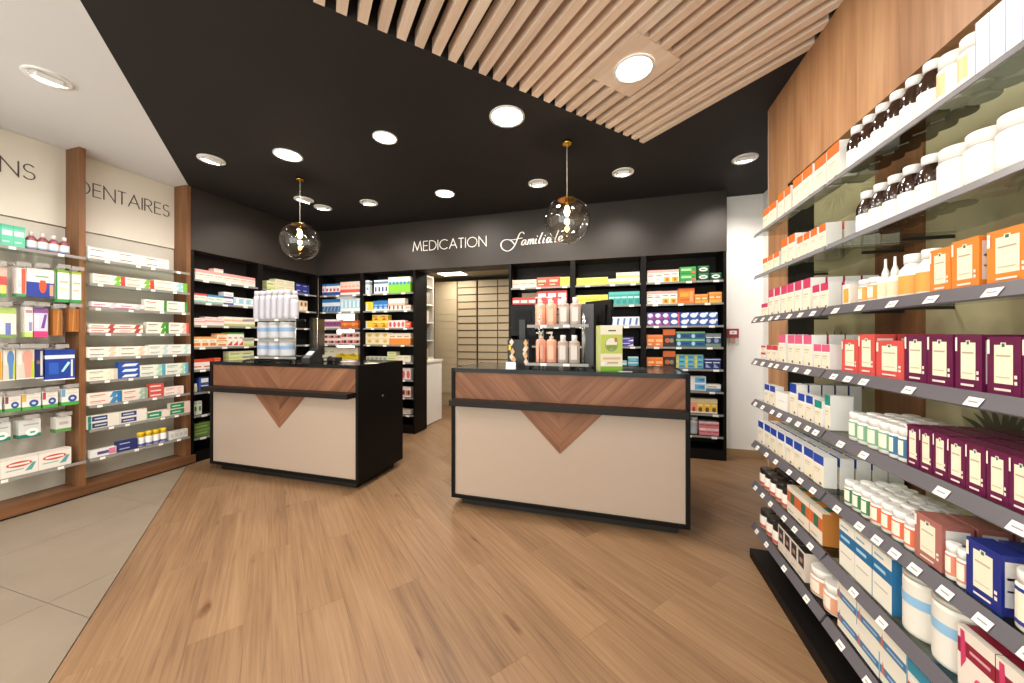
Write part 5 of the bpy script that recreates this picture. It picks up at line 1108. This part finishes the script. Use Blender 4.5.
MB().box(-.06, .02, -.048, -.02, .0165, .0185, mat('#3a3d40', .15)).build('screen', t)
m = MB(); m.box(-.045, .045, -.02, .02, 0, .002, mat('#c8c4c8', .5)); o = m.build('paper_slip', None, (atY(625, 0, 2.45).x, 2.45, CT)); tag(o, 'grey paper slip lying in front of the card reader', 'paper')
# ---------------------------------------------------------------- pendant globes
BRASS = mat('#c8a24a', .18, 1.0)
GLOBE = glass('#f4f1ec', 1.0, .015, 1.95)
def pendant(px, py, gx, gy, r, label):
    c = atz(px, py, CEIL - .02); t = empty('pendant_lamp', (c.x, c.y, CEIL)); tag(t, label, 'pendant lamp')
    zc_ = CAMH + (HY - gy) * depth((c.x, c.y)) / FPX - CEIL
    MB().lathe([(.036, 0), (.036, -.02), (.032, -.024)], BRASS, seg=24).build('ceiling_cap', t)
    MB().tube([(0, 0, -.02), (0, 0, zc_ + r - .004)], .0026, mat('#b8b2a4', .4), 6).build('cord', t)
    g = MB(); n = 24; g.lathe([(max(r * math.sin(PI * k / n), .0008), zc_ + r * math.cos(PI * k / n)) for k in range(1, n + 1)][::-1], GLOBE, seg=40, caps=(False, False)); g.build('globe', t)
    k = MB(); k.lathe([(.07, zc_ + r * .885), (.062, zc_ + r * .915), (.012, zc_ + r * .985)], BRASS, seg=24); k.lathe([(.014, zc_ + r * .62), (.014, zc_ + r * .93)], BRASS, seg=14); k.build('socket', t)
    b = MB(); b.lathe([(.004, zc_ + r * .18), (.018, zc_ + r * .27), (.022, zc_ + r * .4), (.014, zc_ + r * .56), (.012, zc_ + r * .62)], emit('#ffdf9e', 22), seg=16); b.build('bulb', t)
    add_light('POINT', (c.x, c.y, CEIL + zc_ + r * .05), P_BULB, size=.02, col=(1, .8, .52))
pendant(300, 180.5, 300.2, 241.6, .172, 'clear glass globe pendant with brass cap above the left counter')
pendant(567, 144, 566.6, 220.6, .174, 'clear glass globe pendant with brass cap above the right counter')
# ---------------------------------------------------------------- lettering
def arc(cx, cy, rx, ry, a0, a1, n=14): return [(cx + rx * math.cos(math.radians(a0 + (a1 - a0) * i / n)), cy + ry * math.sin(math.radians(a0 + (a1 - a0) * i / n))) for i in range(n + 1)]
GLY = {
 'M': (1.0, [[(0, 0), (.16, 1), (.5, .12), (.84, 1), (1, 0)]]),
 'E': (.48, [[(.48, 1), (0, 1), (0, 0), (.48, 0)], [(0, .52), (.44, .52)]]),
 'D': (.74, [[(0, 0), (0, 1), (.24, 1)] + arc(.24, .5, .5, .5, 90, -90) + [(0, 0)]]),
 'I': (.0, [[(0, 0), (0, 1)]]),
 'C': (.86, [arc(.5, .5, .5, .5, 48, 312)]),
 'A': (.8, [[(0, 0), (.4, 1), (.8, 0)], [(.14, .34), (.66, .34)]]),
 'T': (.52, [[(0, 1), (.52, 1)], [(.26, 1), (.26, 0)]]),
 'O': (1.0, [arc(.5, .5, .5, .5, 0, 360, 24)]),
 'N': (.74, [[(0, 0), (0, 1), (.74, 0), (.74, 1)]]),
 'R': (.56, [[(0, 0), (0, 1), (.26, 1)] + arc(.26, .74, .26, .26, 90, -90, 8) + [(0, .48)], [(.22, .48), (.56, 0)]]),
 'S': (.52, [arc(.27, .745, .24, .255, 40, 250, 10) + arc(.25, .255, .26, .255, 62, -150, 10)]),
}
def stroke(m, pts, wd, th, mt, pen=0.0):
    """flat mitred ribbon along a polyline in the x,z plane, raised towards -y; pen > 0 swells the down strokes"""
    P = [pts[0]] + [b for a, b in zip(pts[:-1], pts[1:]) if math.hypot(b[0] - a[0], b[1] - a[1]) > 1e-5]
    if len(P) < 2: return
    n = len(P); D = []
    for a, b in zip(P[:-1], P[1:]):
        l = math.hypot(b[0] - a[0], b[1] - a[1]); D.append(((b[0] - a[0]) / l, (b[1] - a[1]) / l))
    Lp, Rp = [], []
    for i, p in enumerate(P):
        d0, d1 = D[max(i - 1, 0)], D[min(i, n - 2)]
        t = (d0[0] + d1[0], d0[1] + d1[1]); l = math.hypot(*t)
        t = (t[0] / l, t[1] / l) if l > 1e-4 else d1
        nx, nz = -t[1], t[0]; cosv = max(abs(nx * -d1[1] + nz * d1[0]), .3)
        k = wd / 2 / cosv
        if pen: k *= (1 - pen) + 2 * pen * abs(t[0] * .9 - t[1] * .43) if False else (1 - pen) + 1.6 * pen * abs(t[1])
        e = (-wd * .3 if i == 0 else wd * .3 if i == n - 1 else 0)
        q = (p[0] + t[0] * e, p[1] + t[1] * e)
        Lp.append((q[0] + nx * k, q[1] + nz * k)); Rp.append((q[0] - nx * k, q[1] - nz * k))
    b = len(m.v); k0 = len(m.f); y = -th - .00025 * (k0 % 7)
    for l, r in zip(Lp, Rp): m.v += [(l[0], y, l[1]), (r[0], y, r[1]), (l[0], 0, l[1]), (r[0], 0, r[1])]
    for i in range(n - 1):
        q = b + 4 * i
        m.face([q, q + 1, q + 5, q + 4], mt); m.face([q + 2, q, q + 4, q + 6], mt); m.face([q + 1, q + 3, q + 7, q + 5], mt)
    m.face([b, b + 2, b + 3, b + 1], mt); q = b + 4 * (n - 1); m.face([q, q + 1, q + 3, q + 2], mt)
def lettering(text, org, rz, width, h, mt, label, wd=.011, sp=.2):
    tot = sum(GLY[c][0] for c in text) + sp * (len(text) - 1); k = width / tot
    t = empty('wall_lettering', org, rz); tag(t, label, 'lettering'); x = 0
    for c in text:
        m = MB()
        for pl in GLY[c][1]: stroke(m, [((x + a * 1.0) * k, b * h) for a, b in pl], wd, .004, mt)
        m.build('letter', t); x += GLY[c][0] + sp
WL = mat('#f2eee6', .4)
pa, pb = atY(413, 251, FY - .001), atY(486.2, 236, FY - .001)
lettering('MEDICATION', (pa.x, FY - .0005, 2.352), 0, pb.x - pa.x, .118, WL, 'white capital lettering MEDICATION on the dark bulkhead', wd=.0085)
DK = mat('#4a443f', .5)
lettering('DENTAIRES', (-4.1595, 1.752, 2.418), PI / 2, 2.362 - 1.752, .108, DK, 'dark capital lettering DENTAIRES on the white header panel', wd=.0065)
lettering('SOINS', (-4.1595, 1.155, 2.418), PI / 2, 1.535 - 1.155, .108, DK, 'dark capital lettering SOINS on the white header panel above the hooks', wd=.0065)
def smooth(P, n=5):
    out = []
    for i in range(len(P) - 1):
        p0, p1, p2, p3 = P[max(i - 1, 0)], P[i], P[i + 1], P[min(i + 2, len(P) - 1)]
        for k in range(n):
            t = k / n
            out.append(tuple(.5 * (2 * p1[q] + (p2[q] - p0[q]) * t + (2 * p0[q] - 5 * p1[q] + 4 * p2[q] - p3[q]) * t * t + (3 * p1[q] - p0[q] - 3 * p2[q] + p3[q]) * t ** 3) for q in (0, 1)))
    return out + [P[-1]]
SCR = [  # script strokes, in tracing units, one list of strokes per letter
 [[(318, 128), (304, 114), (280, 124), (260, 165), (245, 205), (225, 245), (195, 278), (160, 290), (122, 274), (104, 244), (108, 210), (132, 189), (165, 183), (195, 192), (216, 212), (232, 232)], [(178, 186), (220, 184), (258, 176), (300, 168)]],
 [[(338, 188), (318, 186), (298, 208), (296, 230), (312, 230), (336, 194), (330, 222), (344, 228)]],
 [[(362, 182), (350, 228)], [(354, 212), (374, 182), (384, 184), (374, 224)], [(378, 210), (398, 179), (408, 182), (398, 218), (410, 221)]],
 [[(432, 176), (420, 216), (434, 216)], [(440, 152), (443, 150)]],
 [[(490, 118), (468, 168), (454, 212), (468, 213)]],
 [[(505, 168), (492, 210), (506, 210)], [(514, 146), (517, 144)]],
 [[(566, 164), (546, 164), (530, 186), (530, 208), (546, 206), (568, 168), (562, 202), (578, 206)]],
 [[(640, 98), (618, 150), (604, 200), (620, 202)]],
 [[(640, 184), (666, 172), (674, 154), (658, 150), (642, 168), (640, 190), (656, 198), (680, 186)]],
]
t = empty('wall_lettering', (0, FY - .0005, 0)); tag(t, 'white script lettering Familiale on the dark bulkhead behind the pendant globe', 'lettering')
for L_ in SCR:
    m = MB()
    for pl in L_:
        q = [atY(490 + x / 9.31, 220 + y / 9.31, FY) for x, y in pl]
        stroke(m, smooth([(p.x, p.z) for p in q]), .0115, .004, WL, .45)
    m.build('letter', t)
# ---------------------------------------------------------------- red call point on the white wall
p = atY(731.6, 333.6, 4.21); t = empty('fire_call_point', (p.x, 4.21, p.z)); tag(t, 'red fire alarm call point on the white wall', 'call point')
MB().box(-.052, .052, -.05, 0, -.045, .05, mat('#9c2f36', .35)).build('housing', t)
MB().box(-.034, .034, -.053, -.05, -.008, .03, mat('#f0ece8', .4)).build('press_plate', t)
MB().box(-.006, .006, -.0545, -.053, .006, .016, mat('#2a2a2a', .5)).build('press_mark', t)
MB().box(-.024, .024, -.04, 0, -.105, -.045, mat('#c25048', .35)).build('lower_housing', t)
MB().box(-.05, .05, -.056, -.054, -.125, -.045, frost('#d8ecd8', .18)).build('clear_flap', t)
# ---------------------------------------------------------------- store room behind the doorway
BEI = mat('#b3a285', .6); BEI2 = mat('#beae90', .55)
RZ = 2.34
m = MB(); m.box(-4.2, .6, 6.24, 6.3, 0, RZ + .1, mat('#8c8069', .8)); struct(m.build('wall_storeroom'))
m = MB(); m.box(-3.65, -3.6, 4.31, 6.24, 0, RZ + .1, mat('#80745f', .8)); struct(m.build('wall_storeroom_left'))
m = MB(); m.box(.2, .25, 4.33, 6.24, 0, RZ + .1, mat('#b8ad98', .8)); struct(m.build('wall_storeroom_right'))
m = MB(); m.box(-3.65, .25, 4.31, 6.3, RZ, RZ + .08, mat('#b0a590', .8)); struct(m.build('ceiling_storeroom'))
c4 = [atz(x, y, RZ) for x, y in ((439.9, 273), (462, 272), (472, 276.6), (450.4, 277.2))]
xm = sum(q.x for q in c4) / 4; ym = sum(q.y for q in c4) / 4
for py_, pwr, lab_ in ((5.42, 7, 'square glowing light panel in the storeroom ceiling above the drawers'), (4.72, 14, 'added unseen light panel in the storeroom ceiling close to the doorway')):  # panel near the doorway is added out of view to brighten the cabinet
    px_ = xm if py_ > 5 else -1.75; t = empty('panel_light', (px_, py_, RZ)); tag(t, lab_, 'light panel')
    MB().box(-.23, .23, -.23, .23, -.012, 0, mat('#e8e4da', .5)).build('frame', t); MB().box(-.215, .215, -.215, .215, -.014, -.012, emit('#fff3de', 9)).build('diffuser', t)
    add_light('AREA', (px_, py_, RZ - .03), pwr, size=.2)
YD = 5.85
xs = [atY(x, 300, YD).x for x in (434.2, 456.6, 477.6, 497.6)]; pw_ = xs[3] - xs[2]
xs += [xs[3] + pw_ * k for k in range(1, 5)]
zt = atY(470, 280.5, YD).z; hz_ = 7.07 * depth((xs[1], YD)) / FPX
t = empty('cupboard', ((xs[0] + xs[1]) / 2, YD, 0)); tag(t, 'beige storeroom cupboard with two large doors above flat drawers', 'cupboard'); hw = (xs[1] - xs[0]) / 2
MB().box(-hw, hw, .02, .38, 0, zt, BEI).build('body', t)
zz = zt - .004
for k, hh in enumerate([.33, .27] + [.13] * 11):
    if zz - hh < .03: break
    MB().box(-hw + .006, hw - .006, 0, .02, zz - hh + .005, zz, BEI2).build('door' if k < 2 else 'drawer', t); zz -= hh
dr = MB(); dr.box(-pw_ / 2 + .01, pw_ / 2 - .01, 0, .02, .006, hz_ - .008, BEI); DRM = dr.mesh('drawer')
dh = MB(); dh.box(-pw_ / 2 + .01, pw_ / 2 - .01, -.010, 0, .004, .012, mat('#5a4a38', .5)); DHM = dh.mesh('handle')
for c in range(1, len(xs) - 1):
    t = empty('drawer_cabinet', ((xs[c] + xs[c + 1]) / 2, YD, 0)); hw = pw_ / 2
    tag(t, ['first', 'second', 'third', 'fourth', 'fifth', 'sixth'][c - 1] + ' tall beige drawer column counted from the beige storeroom cupboard', 'drawer cabinet', 'storeroom drawer columns')
    MB().box(-hw, hw, .02, .38, 0, zt, mat('#57493a', .7)).build('body', t)
    k = 0
    while zt - (k + 1) * hz_ > .1:
        d_ = link('drawer', DRM, t, (0, 0, zt - (k + 1) * hz_)); link('handle', DHM, d_); k += 1
# white base cabinet and shelf just inside the doorway
t = empty('base_cabinet', (-2.95, 4.56, 0)); tag(t, 'white base cabinet with white worktop inside the doorway', 'cabinet')
MB().box(-.43, .43, -.235, .29, .012, .885, mat('#f6f3ee', .4)).build('body', t); MB().box(-.43, .445, -.24, .30, .885, .915, mat('#f0ece4', .35)).build('worktop', t)
MB().box(-.4, .41, -.22, .28, 0, .012, BLACK).build('plinth', t)
p = atX(425, 355, -2.62); m = MB(); m.box(-.05, .05, -.06, .06, 0, .05, mat('#d8a828', .5)); o = m.build('yellow_box', None, (-2.64, 4.5, .9155)); tag(o, 'small yellow box on the white worktop inside the doorway', 'box')
t = empty('white_rack', (-3.2, 5.2, 0)); tag(t, 'white open rack with goods inside the doorway', 'rack')
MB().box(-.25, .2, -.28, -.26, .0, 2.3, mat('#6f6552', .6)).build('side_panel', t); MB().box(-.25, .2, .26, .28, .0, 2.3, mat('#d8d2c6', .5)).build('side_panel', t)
for z in (.9, 1.2, 1.5, 1.8, 2.1, 2.28): MB().box(-.25, .2, -.26, .26, z - .02, z, mat('#e4dfd4', .5)).build('shelf', t)
for k, (z, y, hh, c) in enumerate([(.9, 5.05, .2, '#8a7c6c'), (.9, 5.3, .16, '#b0a898'), (1.2, 5.1, .2, '#9a8e80'), (1.2, 5.35, .14, '#6f7a80'), (1.5, 5.05, .18, '#a89a84'), (1.5, 5.3, .2, '#c4beb4'), (1.8, 5.1, .17, '#b8b0a4'), (1.8, 5.32, .2, '#8c8478')]):
    m = MB(); m.box(-.1, .1, -.08, .08, 0, hh, mat(c, .6)); o = m.build('storage_box', None, (-3.14, y, z + .0005)); tag(o, 'plain storage box on the white rack inside the doorway', 'box', 'storage boxes on the white rack')
